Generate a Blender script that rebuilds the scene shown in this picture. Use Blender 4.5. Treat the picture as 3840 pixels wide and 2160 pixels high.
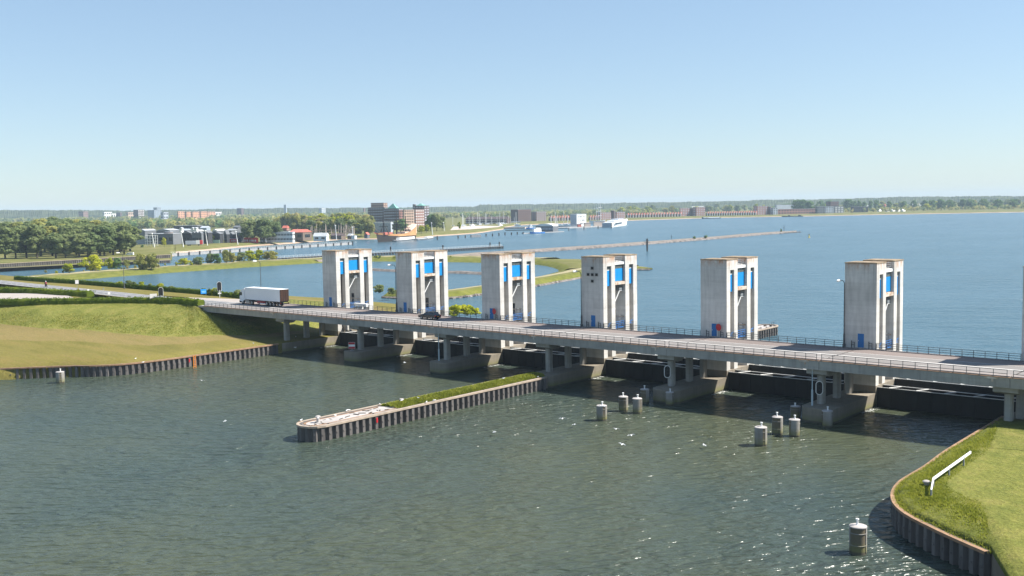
import bpy, math, random
from mathutils import Vector, Matrix
from mathutils.geometry import tessellate_polygon

random.seed(11)
R = math.radians
for o in list(bpy.data.objects):
    bpy.data.objects.remove(o)
scene = bpy.context.scene
COL = scene.collection

# ------------------------------------------------------------------ camera, sky, sun, exposure
CAM = Vector((176.565, -145.309, 30.001))
YAW, PITCH, ROLL, FPX = 0.7109363, 0.0795347, -0.0178725, 3810.361
_f = Vector((-math.sin(YAW) * math.cos(PITCH), math.cos(YAW) * math.cos(PITCH), -math.sin(PITCH)))
_r = Vector((math.cos(YAW), math.sin(YAW), 0))
_u = _r.cross(_f)
_r2 = _r * math.cos(ROLL) + _u * math.sin(ROLL)
_u2 = -_r * math.sin(ROLL) + _u * math.cos(ROLL)
cam_data = bpy.data.cameras.new('camera')
cam = bpy.data.objects.new('camera', cam_data)
COL.objects.link(cam)
cam.matrix_world = Matrix(((_r2.x, _u2.x, -_f.x, CAM.x), (_r2.y, _u2.y, -_f.y, CAM.y),
                           (_r2.z, _u2.z, -_f.z, CAM.z), (0, 0, 0, 1)))
cam_data.sensor_width = 36
cam_data.lens = 36 * FPX / 3840
cam_data.clip_start = 1
cam_data.clip_end = 40000
scene.camera = cam

SUN = Vector((0.665, 0.57, 1.0)).normalized()
ELEV = math.asin(SUN.z)
AZ = math.atan2(SUN.x, SUN.y)
world = bpy.data.worlds.new('World')
scene.world = world
world.use_nodes = True
wn = world.node_tree
bg = wn.nodes['Background']
sky = wn.nodes.new('ShaderNodeTexSky')
sky.sky_type = 'NISHITA'
sky.sun_disc = False
sky.sun_elevation = ELEV
sky.sun_rotation = AZ
sky.altitude = 0
sky.air_density = 1.0
sky.dust_density = 0.25
sky.ozone_density = 2.2
gam = wn.nodes.new('ShaderNodeGamma')
gam.inputs[1].default_value = 0.64
wn.links.new(sky.outputs[0], gam.inputs[0])
tint = wn.nodes.new('ShaderNodeMix')
tint.data_type = 'RGBA'
tint.blend_type = 'MULTIPLY'
tint.inputs[0].default_value = 1.0
tint.inputs[7].default_value = (0.785, 0.895, 0.995, 1)
wn.links.new(gam.outputs[0], tint.inputs[6])
wn.links.new(tint.outputs[2], bg.inputs[0])
bg.inputs[1].default_value = 0.140

sl = bpy.data.lights.new('sun', 'SUN')
sl.energy = 5.0
sl.angle = R(0.53)
sl.color = (1.0, 0.95, 0.87)
so = bpy.data.objects.new('sun', sl)
so.rotation_euler = SUN.to_track_quat('Z', 'Y').to_euler()
so.location = (0, 0, 200)
COL.objects.link(so)

scene.view_settings.view_transform = 'Standard'
scene.view_settings.look = 'None'
scene.view_settings.gamma = 1
scene.view_settings.use_curve_mapping = False
scene.view_settings.exposure = 1.02
scene.render.engine = 'CYCLES'
scene.cycles.use_denoising = True
scene.cycles.max_bounces = 6
scene.cycles.diffuse_bounces = 3
scene.cycles.glossy_bounces = 3
scene.cycles.volume_bounces = 0
scene.cycles.transparent_max_bounces = 6


def at(px, py, z=0.0):
    """the point of the place that the photograph shows at (px, py), on the level z"""
    d = _f + _r2 * ((px - 1920) / FPX) - _u2 * ((py - 1080) / FPX)
    t = (z - CAM.z) / d.z
    return CAM + d * t


def mpp(p):
    return (Vector(p) - CAM).dot(_f) / FPX


# ------------------------------------------------------------------ materials
def newmat(name):
    m = bpy.data.materials.new(name)
    m.use_nodes = True
    return m, m.node_tree, m.node_tree.nodes['Principled BSDF']


def nnoise(nt, scale, detail=4, vec=None, rough=.6, stretch=None):
    g = nt.nodes.new('ShaderNodeNewGeometry')
    src = g.outputs['Position']
    if stretch:
        mp = nt.nodes.new('ShaderNodeMapping')
        mp.inputs['Scale'].default_value = stretch
        nt.links.new(src, mp.inputs[0])
        src = mp.outputs[0]
    n = nt.nodes.new('ShaderNodeTexNoise')
    n.inputs['Scale'].default_value = scale
    n.inputs['Detail'].default_value = detail
    n.inputs['Roughness'].default_value = rough
    nt.links.new(src, n.inputs['Vector'])
    return n.outputs['Fac']


def nramp(nt, fac, stops):
    r = nt.nodes.new('ShaderNodeValToRGB')
    el = r.color_ramp.elements
    while len(el) < len(stops):
        el.new(0.5)
    for e, (p, c) in zip(el, stops):
        e.position = p
        e.color = (c, c, c, 1) if isinstance(c, (int, float)) else (*c[:3], 1)
    nt.links.new(fac, r.inputs[0])
    return r.outputs[0]


def nmix(nt, a, b, fac, mode='MIX'):
    m = nt.nodes.new('ShaderNodeMix')
    m.data_type = 'RGBA'
    m.blend_type = mode
    for sock, val in ((m.inputs[0], fac), (m.inputs[6], a), (m.inputs[7], b)):
        if isinstance(val, bpy.types.NodeSocket):
            nt.links.new(val, sock)
        elif isinstance(val, (int, float)):
            sock.default_value = val
        else:
            sock.default_value = (*val[:3], 1)
    return m.outputs[2]


def nmath(nt, op, a, b=0.0):
    m = nt.nodes.new('ShaderNodeMath')
    m.operation = op
    for i, v in enumerate((a, b)):
        if isinstance(v, bpy.types.NodeSocket):
            nt.links.new(v, m.inputs[i])
        else:
            m.inputs[i].default_value = v
    return m.outputs[0]


def nz(nt, lo, hi):
    """0..1 ramp of world height"""
    g = nt.nodes.new('ShaderNodeNewGeometry')
    s = nt.nodes.new('ShaderNodeSeparateXYZ')
    nt.links.new(g.outputs['Position'], s.inputs[0])
    mr = nt.nodes.new('ShaderNodeMapRange')
    mr.inputs['From Min'].default_value = lo
    mr.inputs['From Max'].default_value = hi
    nt.links.new(s.outputs['Z'], mr.inputs[0])
    return mr.outputs[0]


def nbump(nt, b, h, strength, dist):
    n = nt.nodes.new('ShaderNodeBump')
    n.inputs['Strength'].default_value = strength
    n.inputs['Distance'].default_value = dist
    nt.links.new(h, n.inputs['Height'])
    nt.links.new(n.outputs[0], b.inputs['Normal'])


def M(name, col, rough=.7, var=.15, scale=1.0, col2=None, metal=0.0, bump=0.0, bscale=8.0, spec=.4, stretch=None):
    m, nt, b = newmat(name)
    c = Vector(col)
    lo = c * (1 - var)
    hi = Vector(col2) if col2 else c * (1 + var)
    f = nnoise(nt, scale, 5, stretch=stretch)
    nt.links.new(nramp(nt, f, [(.3, lo), (.7, hi)]), b.inputs['Base Color'])
    b.inputs['Roughness'].default_value = rough
    b.inputs['Metallic'].default_value = metal
    b.inputs['Specular IOR Level'].default_value = spec
    if bump:
        nbump(nt, b, nnoise(nt, bscale, 4), .6, bump)
    return m


def concrete_mat(name, col, rust=True, streak=.35, algae=False, top=20.96):
    m, nt, b = newmat(name)
    c = Vector(col)
    base = nramp(nt, nnoise(nt, .45, 6), [(.3, c * .90), (.7, c * 1.06)])
    st = nramp(nt, nnoise(nt, 1.6, 4, stretch=(1, 1, .12)), [(.42, 1.0), (.75, 1 - streak)])
    base = nmix(nt, base, st, .8, 'MULTIPLY')
    # faint lift joints left by the formwork
    fj = nramp(nt, nnoise(nt, .9, 2, stretch=(.15, .15, 2.2)), [(.45, 1.0), (.62, .88)])
    base = nmix(nt, base, fj, .6, 'MULTIPLY')
    big = nramp(nt, nnoise(nt, .11, 4), [(.34, .78), (.62, 1.04)])
    base = nmix(nt, base, big, .8, 'MULTIPLY')
    g = nt.nodes.new('ShaderNodeNewGeometry')
    sx = nt.nodes.new('ShaderNodeSeparateXYZ')
    nt.links.new(g.outputs['Position'], sx.inputs[0])
    lift = nmath(nt, 'FLOOR', nmath(nt, 'DIVIDE', sx.outputs['Z'], 2.93))
    wnz = nt.nodes.new('ShaderNodeTexWhiteNoise')
    wnz.noise_dimensions = '1D'
    nt.links.new(nmath(nt, 'ADD', nmath(nt, 'MULTIPLY', lift, 7.31), nmath(nt, 'FLOOR', nmath(nt, 'DIVIDE', nmath(nt, 'ADD', sx.outputs['X'], 9.0), 24.2))), wnz.inputs['W'])
    base = nmix(nt, base, nramp(nt, wnz.outputs['Value'], [(0, .90), (1, 1.04)]), 1.0, 'MULTIPLY')
    if rust:
        drip = nmath(nt, 'MULTIPLY', nz(nt, top - 5.0, top), nramp(nt, nnoise(nt, 2.2, 4, stretch=(1, 1, .06)), [(.5, 0), (.7, .6)]))
        base = nmix(nt, base, (.20, .17, .13), drip)
        k = nmath(nt, 'MULTIPLY', nz(nt, top - 1.3, top), nramp(nt, nnoise(nt, 1.3, 5, stretch=(1, 1, .5)), [(.42, 0), (.66, 1)]))
        base = nmix(nt, base, (.42, .17, .045), k)
    if algae:
        k = nmath(nt, 'MULTIPLY', nz(nt, 1.15, .35), nramp(nt, nnoise(nt, .8, 4), [(.3, .35), (.6, 1)]))
        base = nmix(nt, base, (.17, .18, .025), k)
        base = nmix(nt, base, (.02, .022, .015), nz(nt, .34, .16))
        k2 = nmath(nt, 'MULTIPLY', nz(nt, 3.4, 1.6), .5)
        base = nmix(nt, base, Vector((.17, .15, .11)), k2)
    nt.links.new(base, b.inputs['Base Color'])
    b.inputs['Roughness'].default_value = .85
    b.inputs['Specular IOR Level'].default_value = .25
    nbump(nt, b, nnoise(nt, 5, 6), .5, .02)
    return m


def grass_mat(name, cols, scale=.25, bump=.25, bscale=1.5, fine=3.0, stretch=None):
    m, nt, b = newmat(name)
    n = len(cols)
    base = nramp(nt, nnoise(nt, scale, 6, rough=.65, stretch=stretch), [(.3 + .4 * i / (n - 1), c) for i, c in enumerate(cols)])
    fn = nramp(nt, nnoise(nt, fine, 5, rough=.7), [(.3, .62), (.7, 1.3)])
    base = nmix(nt, base, fn, .8, 'MULTIPLY')
    nt.links.new(base, b.inputs['Base Color'])
    b.inputs['Roughness'].default_value = .95
    b.inputs['Specular IOR Level'].default_value = .1
    nbump(nt, b, nnoise(nt, bscale, 6, rough=.7), 1.0, bump)
    return m


def leaf_mat(name, c1, c2, c3):
    m, nt, b = newmat(name)
    oi = nt.nodes.new('ShaderNodeObjectInfo')
    base = nramp(nt, nnoise(nt, .35, 4), [(.3, c1), (.5, c2), (.72, c3)])
    rnd = nramp(nt, oi.outputs['Random'], [(0, (.8, .86, .8)), (1, (1.18, 1.12, 1.05))])
    base = nmix(nt, base, rnd, 1.0, 'MULTIPLY')
    nt.nodes.remove(b)
    d = nt.nodes.new('ShaderNodeBsdfDiffuse')
    t = nt.nodes.new('ShaderNodeBsdfTranslucent')
    ms = nt.nodes.new('ShaderNodeMixShader')
    ms.inputs[0].default_value = .5
    nt.links.new(base, d.inputs[0])
    nt.links.new(base, t.inputs[0])
    nt.links.new(d.outputs[0], ms.inputs[1])
    nt.links.new(t.outputs[0], ms.inputs[2])
    nt.links.new(ms.outputs[0], nt.nodes['Material Output'].inputs[0])
    return m


def water_mat(name, c1, c2, amp1=1.0, dist=1.5):
    m, nt, b = newmat(name)
    deep = nramp(nt, nnoise(nt, .012, 3), [(.35, c1), (.65, c2)])
    nt.links.new(deep, b.inputs['Base Color'])
    b.inputs['IOR'].default_value = 1.333
    b.inputs['Roughness'].default_value = .24
    b.inputs['Specular IOR Level'].default_value = .5
    g = nt.nodes.new('ShaderNodeNewGeometry')

    def waves(rot, sc, detail, rough):
        m1 = nt.nodes.new('ShaderNodeMapping')
        m1.inputs['Rotation'].default_value = (0, 0, rot)
        m2 = nt.nodes.new('ShaderNodeMapping')
        m2.inputs['Scale'].default_value = sc
        n = nt.nodes.new('ShaderNodeTexNoise')
        n.inputs['Scale'].default_value = 1
        n.inputs['Detail'].default_value = detail
        n.inputs['Roughness'].default_value = rough
        n.inputs['Distortion'].default_value = .35
        nt.links.new(g.outputs['Position'], m1.inputs[0])
        nt.links.new(m1.outputs[0], m2.inputs[0])
        nt.links.new(m2.outputs[0], n.inputs['Vector'])
        return n.outputs['Fac']
    # crests lie across the wind
    w1 = waves(-.80, (.42, 1.0, 1), 2, .5)
    w2 = waves(-1.05, (.9, 1.9, 1), 3, .6)
    w0 = waves(-.45, (.05, .13, 1), 2, .5)
    h = nmath(nt, 'ADD', nmath(nt, 'MULTIPLY', w1, amp1), nmath(nt, 'MULTIPLY', w2, .20))
    h = nmath(nt, 'ADD', h, nmath(nt, 'MULTIPLY', w0, 1.3))
    amp = nramp(nt, nnoise(nt, .018, 4, stretch=(1, .5, 1)), [(.36, .45), (.64, 1.0)])
    h = nmath(nt, 'MULTIPLY', h, amp)
    nbump(nt, b, h, 1.0, dist)
    return m


MAT = {}
MAT['water'] = water_mat('basin_water', (.033, .054, .051), (.060, .070, .042), 1.0, 1.2)
MAT['lake'] = water_mat('lake_water', (.042, .095, .125), (.052, .110, .145), .8, 1.0)
MAT['tower'] = concrete_mat('tower_concrete', (.66, .635, .59), streak=.26)
MAT['pier'] = concrete_mat('pier_concrete', (.34, .295, .235), rust=False, algae=True)
MAT['deck'] = concrete_mat('deck_concrete', (.40, .385, .35), rust=False)
MAT['rust'] = M('rusty_capping', (.24, .17, .105), .9, .3, 1.2, col2=(.36, .28, .19))
MAT['rustwhite'] = M('rust_stained_paint', (.40, .19, .06), .8, .2, 1.4, col2=(.66, .62, .55))
MAT['white'] = M('white_paint', (.78, .78, .76), .5, .06, 1.0)
MAT['blue'] = M('blue_panel', (.006, .225, .53), .45, .08, .6, spec=.3)
MAT['bluedoor'] = M('blue_door_paint', (.01, .13, .36), .5, .1, 1)
MAT['blueiron'] = M('blue_iron', (.04, .16, .42), .5, .1, 1)
MAT['glass'] = M('dull_glass', (.10, .115, .105), .25, .35, 1.2, spec=.6)
MAT['darkglass'] = M('dark_glass', (.02, .025, .03), .12, .2, 1, spec=.6)
MAT['greysteel'] = M('grey_steel', (.23, .25, .26), .5, .12, 1, metal=.2)
MAT['railsteel'] = M('weathered_rail_steel', (.075, .08, .082), .6, .2, 1.5)
MAT['darksteel'] = M('dark_guide_steel', (.055, .042, .035), .7, .3, 1)
MAT['black'] = M('black_rubber', (.015, .015, .016), .7, .2, 2)
MAT['gate'] = M('tarred_gate_steel', (.030, .028, .027), .6, .35, .3, stretch=(1, 1, .4), spec=.3)
MAT['gatewhite'] = M('galvanised_walkway', (.62, .62, .60), .5, .1, 1)
MAT['asphalt'] = M('worn_asphalt', (.195, .180, .170), .9, .14, .25, bump=.01, stretch=(.2, 1.5, 1))
MAT['asphalt2'] = M('grey_road_asphalt', (.16, .16, .165), .9, .12, .3, bump=.01)
MAT['cycle'] = M('brown_cycle_surface', (.185, .150, .135), .9, .14, .3, stretch=(.25, 1, 1))
MAT['kerb'] = M('pinkish_kerb_concrete', (.24, .21, .195), .9, .14, .8)
MAT['line'] = M('road_paint', (.60, .58, .55), .8, .2, .5)
MAT['sideroad'] = M('pale_side_road', (.34, .30, .27), .9, .1, .4)
MAT['pile'] = M('sheet_pile_steel', (.105, .092, .085), .75, .35, .5, col2=(.165, .15, .14), stretch=(1, 1, .25))
MAT['cap'] = M('capping_concrete', (.36, .29, .225), .85, .2, 1.0)
MAT['rustcap'] = M('rusty_capping_edge', (.28, .17, .10), .85, .3, 1.0)
MAT['slab'] = M('bird_whitened_concrete', (.36, .33, .31), .9, .16, .5, col2=(.46, .43, .41))
MAT['grass_slope'] = grass_mat('dike_slope_grass', [(.125, .140, .030), (.170, .175, .040), (.230, .210, .060)], .35, bump=.3)
MAT['grass_flat'] = grass_mat('mown_bank_grass', [(.120, .112, .028), (.165, .143, .040), (.195, .150, .052)], .25, bump=.15, stretch=(.22, 1.3, 1))
MAT['grass_dry'] = grass_mat('mown_hay_strip', [(.170, .143, .048), (.205, .158, .062), (.150, .138, .042)], .25, bump=.15, stretch=(.25, 1.2, 1))
MAT['grass_far'] = grass_mat('far_bank_grass', [(.105, .115, .030), (.14, .14, .045), (.20, .18, .075)], .05, bump=.3, bscale=.4)
MAT['grass_lush'] = grass_mat('lush_weed_grass', [(.09, .105, .02), (.135, .145, .03), (.19, .185, .045)], .35)
MAT['path'] = M('dry_track', (.29, .25, .14), .95, .15, .15)
MAT['sand'] = M('beach_sand', (.34, .25, .18), .95, .2, .05)
MAT['stone'] = M('rubble_stone', (.13, .11, .095), .9, .4, .5, col2=(.24, .21, .19))
MAT['causeway'] = M('stone_pitching', (.205, .168, .132), .95, .25, .12, bump=.2, bscale=.6)
MAT['bark'] = M('tree_bark', (.075, .062, .048), .95, .3, 2)
MAT['leaf_poplar'] = leaf_mat('poplar_leaves', (.165, .215, .090), (.220, .270, .120), (.280, .320, .150))
MAT['leaf_lime'] = leaf_mat('spring_leaves', (0.248, 0.318, 0.029), (0.390, 0.425, 0.035), (0.554, 0.554, 0.060))
MAT['leaf_olive'] = leaf_mat('olive_leaves', (0.229, 0.248, 0.074), (0.337, 0.344, 0.113), (0.445, 0.426, 0.167))
MAT['leaf_brown'] = leaf_mat('budding_leaves', (0.337, 0.298, 0.162), (0.418, 0.391, 0.190), (0.403, 0.432, 0.148))
MAT['leaf_dark'] = leaf_mat('dark_leaves', (0.097, 0.178, 0.071), (0.164, 0.261, 0.097), (0.244, 0.342, 0.131))
MAT['leaf_hedge'] = leaf_mat('hedge_leaves', (0.081, 0.125, 0.018), (0.133, 0.187, 0.025), (0.223, 0.267, 0.039))
MAT['rise_leaves'] = M('rise_leaves', (.045, .062, .040), 1.0, .35, .02, col2=(.10, .115, .06), stretch=(1, 1, 2.5), spec=0)
MAT['plain_wood'] = leaf_mat('far_wood_leaves', (.050, .072, .034), (.078, .098, .044), (.112, .120, .058))
MAT['grass_blade'] = leaf_mat('grass_blades', (.19, .22, .03), (.27, .29, .045), (.36, .36, .07))
MAT['slope_blade'] = leaf_mat('slope_grass_blades', (.24, .255, .05), (.30, .30, .07), (.38, .35, .11))


# ------------------------------------------------------------------ mesh helpers
class MB:
    def __init__(s):
        s.v, s.f, s.m = [], [], []

    def add(s, vs, fs, mi=0):
        o = len(s.v)
        s.v += [tuple(v) for v in vs]
        for f in fs:
            s.f.append(tuple(i + o for i in f))
            s.m.append(mi)
        return s

    def box(s, x0, x1, y0, y1, z0, z1, mi=0):
        return s.add([(x0, y0, z0), (x1, y0, z0), (x1, y1, z0), (x0, y1, z0), (x0, y0, z1), (x1, y0, z1), (x1, y1, z1), (x0, y1, z1)],
                     [(0, 3, 2, 1), (4, 5, 6, 7), (0, 1, 5, 4), (1, 2, 6, 5), (2, 3, 7, 6), (3, 0, 4, 7)], mi)

    def prism(s, poly, z0, z1, mi=0, top=None, inset=0.0):
        """vertical prism of an anticlockwise outline"""
        n = len(poly)
        vs = [(p[0], p[1], z0) for p in poly] + [(p[0], p[1], z1) for p in poly]
        s.add(vs, [(i, (i + 1) % n, n + (i + 1) % n, n + i) for i in range(n)], mi)
        s.add([(p[0], p[1], z1) for p in poly], [tuple(range(n))], mi if top is None else top)
        s.add([(p[0], p[1], z0) for p in poly], [tuple(reversed(range(n)))], mi)
        return s

    def lathe(s, c, prof, n=16, mi=0):
        """prof: (radius, z) from the bottom up"""
        vs = []
        for r, z in prof:
            for i in range(n):
                a = 2 * math.pi * i / n
                vs.append((c[0] + r * math.cos(a), c[1] + r * math.sin(a), c[2] + z))
        fs = []
        for k in range(len(prof) - 1):
            for i in range(n):
                j = (i + 1) % n
                fs.append((k * n + i, k * n + j, (k + 1) * n + j, (k + 1) * n + i))
        fs.append(tuple(reversed(range(n))))
        fs.append(tuple((len(prof) - 1) * n + i for i in range(n)))
        return s.add(vs, fs, mi)

    def tube(s, p, q, r, n=6, mi=0, r2=None):
        p, q = Vector(p), Vector(q)
        d = (q - p).normalized()
        a = d.orthogonal().normalized()
        b = d.cross(a)
        r2 = r if r2 is None else r2
        vs = []
        for c, rr in ((p, r), (q, r2)):
            for i in range(n):
                t = 2 * math.pi * i / n
                vs.append(c + (a * math.cos(t) + b * math.sin(t)) * rr)
        fs = [(i, (i + 1) % n, n + (i + 1) % n, n + i) for i in range(n)]
        fs += [tuple(reversed(range(n))), tuple(range(n, 2 * n))]
        return s.add(vs, fs, mi)

    def quad(s, a, b, c, d, mi=0):
        return s.add([a, b, c, d], [(0, 1, 2, 3)], mi)

    def mesh(s, name, mats, smooth=False):
        me = bpy.data.meshes.new(name)
        me.from_pydata(s.v, [], s.f)
        for m in (mats if isinstance(mats, (list, tuple)) else [mats]):
            me.materials.append(MAT[m] if isinstance(m, str) else m)
        me.polygons.foreach_set('material_index', s.m)
        if smooth:
            me.polygons.foreach_set('use_smooth', [True] * len(s.f))
        me.update()
        return me

    def build(s, name, mats, parent=None, smooth=False, loc=None, rz=None, **props):
        return put(name, s.mesh(name, mats, smooth), parent, loc, rz, **props)


def put(name, me, parent=None, loc=None, rz=None, scale=None, **props):
    o = bpy.data.objects.new(name, me)
    COL.objects.link(o)
    if parent:
        o.parent = parent
    if loc is not None:
        o.location = loc
    if rz is not None:
        o.rotation_euler = (0, 0, rz) if isinstance(rz, (int, float)) else rz
    if scale is not None:
        o.scale = (scale,) * 3 if isinstance(scale, (int, float)) else scale
    for k, v in props.items():
        o[k] = v
    return o


def thing(name, label, cat, loc=(0, 0, 0), rz=0.0, group=None):
    o = put(name, None, None, loc, rz)
    o.empty_display_size = .2
    tag(o, label, cat, group)
    return o


def tag(o, label, cat, group=None):
    o['label'] = label
    o['category'] = cat
    if group:
        o['group'] = group
    return o


def copy_tree(root, loc, rz=None, label=None, parent=None):
    c = root.copy()
    COL.objects.link(c)
    if parent:
        c.parent = parent
    if loc is not None:
        c.location = loc
    if rz is not None:
        c.rotation_euler = (0, 0, rz)
    if label:
        c['label'] = label
    for ch in [x for x in root.children]:
        copy_tree(ch, None, parent=c)
    return c


def loft(name, rows, mats, bandmat=None, closed=False, smooth=True, **props):
    """rows of points, all the same length, joined into one surface"""
    mb = MB()
    n = len(rows[0])
    for r in rows:
        mb.v += [tuple(p) for p in r]
    for k in range(len(rows) - 1):
        for i in range(n if closed else n - 1):
            j = (i + 1) % n
            mb.f.append((k * n + i, k * n + j, (k + 1) * n + j, (k + 1) * n + i))
            mb.m.append(bandmat[k] if bandmat else 0)
    return mb.build(name, mats, smooth=smooth, **props)


def resample(pts, step):
    pts = [Vector(p) for p in pts]
    out = [pts[0]]
    carry = 0.0
    for a, b in zip(pts, pts[1:]):
        L = (b - a).length
        t = step - carry
        while t <= L:
            out.append(a + (b - a) * (t / L))
            t += step
        carry = L - (t - step)
    return out


def smooth_path(pts, n=6):
    pts = [Vector(p) for p in pts]
    out = []
    P = [pts[0] * 2 - pts[1]] + pts + [pts[-1] * 2 - pts[-2]]
    for i in range(1, len(P) - 2):
        p0, p1, p2, p3 = P[i - 1], P[i], P[i + 1], P[i + 2]
        for k in range(n):
            t = k / n
            out.append(.5 * ((2 * p1) + (p2 - p0) * t + (2 * p0 - 5 * p1 + 4 * p2 - p3) * t * t + (3 * p1 - p0 - 3 * p2 + p3) * t ** 3))
    out.append(pts[-1])
    return out


def side_normals(path):
    """unit vectors to the left of the way along the path"""
    out = []
    for i in range(len(path)):
        a = path[max(i - 1, 0)]
        b = path[min(i + 1, len(path) - 1)]
        d = Vector((b[0] - a[0], b[1] - a[1], 0))
        d = d.normalized() if d.length > 1e-6 else Vector((1, 0, 0))
        out.append(Vector((-d.y, d.x, 0)))
    return out


def strip(name, path, profile, mats, bandmat=None, wob=0.0, smooth=True, **props):
    """sweep a cross-section (offset to the left, height) along a path"""
    path = [Vector(p) for p in path]
    N = side_normals(path)
    rows = []
    for off, z in profile:
        row = []
        for p, n in zip(path, N):
            w = random.uniform(-wob, wob)
            row.append((p.x + n.x * (off + w), p.y + n.y * (off + w), z + w * .25))
        rows.append(row)
    return loft(name, rows, mats, bandmat, smooth=smooth, **props)


_units = ['', 'first', 'second', 'third', 'fourth', 'fifth', 'sixth', 'seventh', 'eighth', 'ninth', 'tenth', 'eleventh', 'twelfth', 'thirteenth', 'fourteenth', 'fifteenth',
          'sixteenth', 'seventeenth', 'eighteenth', 'nineteenth']
_tens = ['', '', 'twenty', 'thirty', 'forty', 'fifty', 'sixty', 'seventy', 'eighty', 'ninety']


def ordinal(i):
    i += 1
    if i < 20:
        return _units[i]
    if i % 10 == 0:
        return _tens[i // 10][:-1] + 'ieth'
    return _tens[i // 10] + '-' + _units[i % 10]


S, W, D, ZD, H = 24.2, 4.74, 10.59, 8.38, 20.96
STRUCT = dict(kind='structure')

# ------------------------------------------------------------------ water, land
mb = MB()
mb.quad((-9000, -3000, 0), (9000, -3000, 0), (9000, 1.8, 0), (-9000, 1.8, 0))
mb.build('water', 'water', **STRUCT)
mb = MB()
mb.quad((-9000, 1.8, 0), (9000, 1.8, 0), (9000, 9000, 0), (-9000, 9000, 0))
mb.build('water', 'lake', **STRUCT)
mb = MB()
mb.quad((-9000, -3000, -6), (9000, -3000, -6), (9000, 9000, -6), (-9000, 9000, -6))
mb.build('lake_bed', 'sand', **STRUCT)

# --- the dike and bank at the left, round the abutment of the bridge
edge = [(-48.6, -120.6, 1.9), (-26.1, -80.2, 2), (-15.3, -66.6, 2), (-9.6, -58.9, 2), (-5.2, -55, 2), (-1.75, -50.2, 2), (-.45, -43, 2), (-.4, -30, 2),
        (-.4, -15.6, 2), (-.3, -8, 2), (-.3, 0, 2), (-.3, 10.6, 1.8), (-8, 26, .6), (-20, 48, -.5), (-32, 66, -.5), (-52, 79, -.5), (-85, 84, -.5), (-150, 80, -.5),
        (-238, 73, -.5), (-275, 64, .6), (-420, 40, 1), (-420, -60, 1), (-330, -220, 1), (-120, -220, 1.5)]
toe = [(-130, -78, 4.2), at(0, 1215, 4.2), at(175, 1232, 4), at(300, 1236, 3.9), at(460, 1250, 3.6), at(600, 1262, 3.3), at(720, 1262, 3.1), at(800, 1256, 3),
       (-15.5, -15.5, 2.7), (-13, -9, 2.6), (-12, 0, 2.6), (-14, 11, 2.5), (-24, 20, 2.5), (-36, 36, 1.9), (-50, 48, 1.9), (-70, 56, 1.7), (-100, 52, 1.9), (-150, 42, 2),
       (-225, 42, 2), (-265, 46, 2), (-390, 40, 2), (-390, -60, 3), (-310, -190, 3), (-160, -180, 4)]
crest = [(-128, -66, 8.0), at(0, 1140, 8.2), at(175, 1140, 8.2), at(330, 1139, 8.2), at(450, 1138, 8.2), at(600, 1138, 8.2), at(700, 1143, 8.25), (-33.5, -14.6, 8.3),
         (-30.6, -14.0, 7.2), (-30.5, -9, 7.0), (-30.5, 0, 7.0), (-30.9, .6, 8.1), (-38, 5, 8.1), (-45, 9, 8), (-60, 11, 8), (-80, 11.5, 8), (-105, 12, 8), (-141, 13.5, 8),
         (-200, 17, 8), (-260, 20, 8), (-360, 20, 8), (-360, -60, 7), (-290, -150, 7), (-165, -120, 7)]
n = len(edge)
NS = 5


def dense(ring):
    out = []
    P = [Vector(p) for p in ring]
    for i in range(len(P)):
        a, b = P[i], P[(i + 1) % len(P)]
        for k in range(NS):
            out.append(a.lerp(b, k / NS))
    return out


E, T, C = dense(edge), dense(toe), dense(crest)
LOW = [Vector((p.x, p.y, -3)) for p in E]


def lerp_ring(a, b, t, w=0.0, lift=0.0):
    return [x.lerp(y, t) + Vector((0, 0, lift + random.uniform(-w, w))) for x, y in zip(a, b)]


rows = [LOW, E, lerp_ring(E, T, .33, .05), lerp_ring(E, T, .66, .07, -.08), lerp_ring(E, T, .85, .08, -.1), lerp_ring(T, T, 0, .08), lerp_ring(T, C, .25, .1, -.05), lerp_ring(T, C, .5, .12),
        lerp_ring(T, C, .75, .1, .1), C]
loft('dike_bank', rows, ['grass_flat', 'grass_dry', 'grass_slope'], [0, 0, 0, 1, 1, 2, 2, 2, 2], closed=True, **STRUCT)
mb = MB()
tri = tessellate_polygon([[Vector((p.x, p.y, 0)) for p in C]])
mb.add([(p.x, p.y, p.z - .002) for p in C], [tuple(t) for t in tri])
o = mb.build('dike_top', 'grass_flat', **STRUCT)
# flat verge under the road that rises just above the dike top
near = [(-31.0, -13.95), (-52, -12.2), (-80, -10.6), (-103, -9.0), (-125, -7.6), (-200, -3.5), (-360, 6)]
far = [(-31.0, -4.4), (-62, -4.3), (-91, -2.8), (-117, -1.4), (-140, -.2), (-200, 3.6), (-360, 13)]


def road_strip(name, a, b, z, mat):
    a, b = smooth_path([(x, y, z) for x, y in a], 4), smooth_path([(x, y, z) for x, y in b], 4)
    return loft(name, [a, b], mat, **STRUCT)


def between(t, z):
    return [(a[0] + (b[0] - a[0]) * t, a[1] + (b[1] - a[1]) * t, z) for a, b in zip(near, far)]


road_strip('road', near, far, 8.34, 'asphalt2')
for t, w in ((.08, .014), (.62, .016), (.93, .014)):
    a = smooth_path(between(t - w, 8.346), 4)
    b = smooth_path(between(t + w, 8.346), 4)
    loft('road_marking', [a, b], 'line', **STRUCT)
dash = resample(smooth_path(between(.34, 8.346), 4), 1.5)
for i in range(0, len(dash) - 1, 3):
    a, b = dash[i], dash[i + 1]
    d = (b - a).normalized()
    nn = Vector((-d.y, d.x, 0)) * .09
    q = MB()
    q.quad(a - nn, b - nn, b + nn, a + nn)
    if i < 120:
        q.build('road_marking', 'line', **STRUCT)
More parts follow.
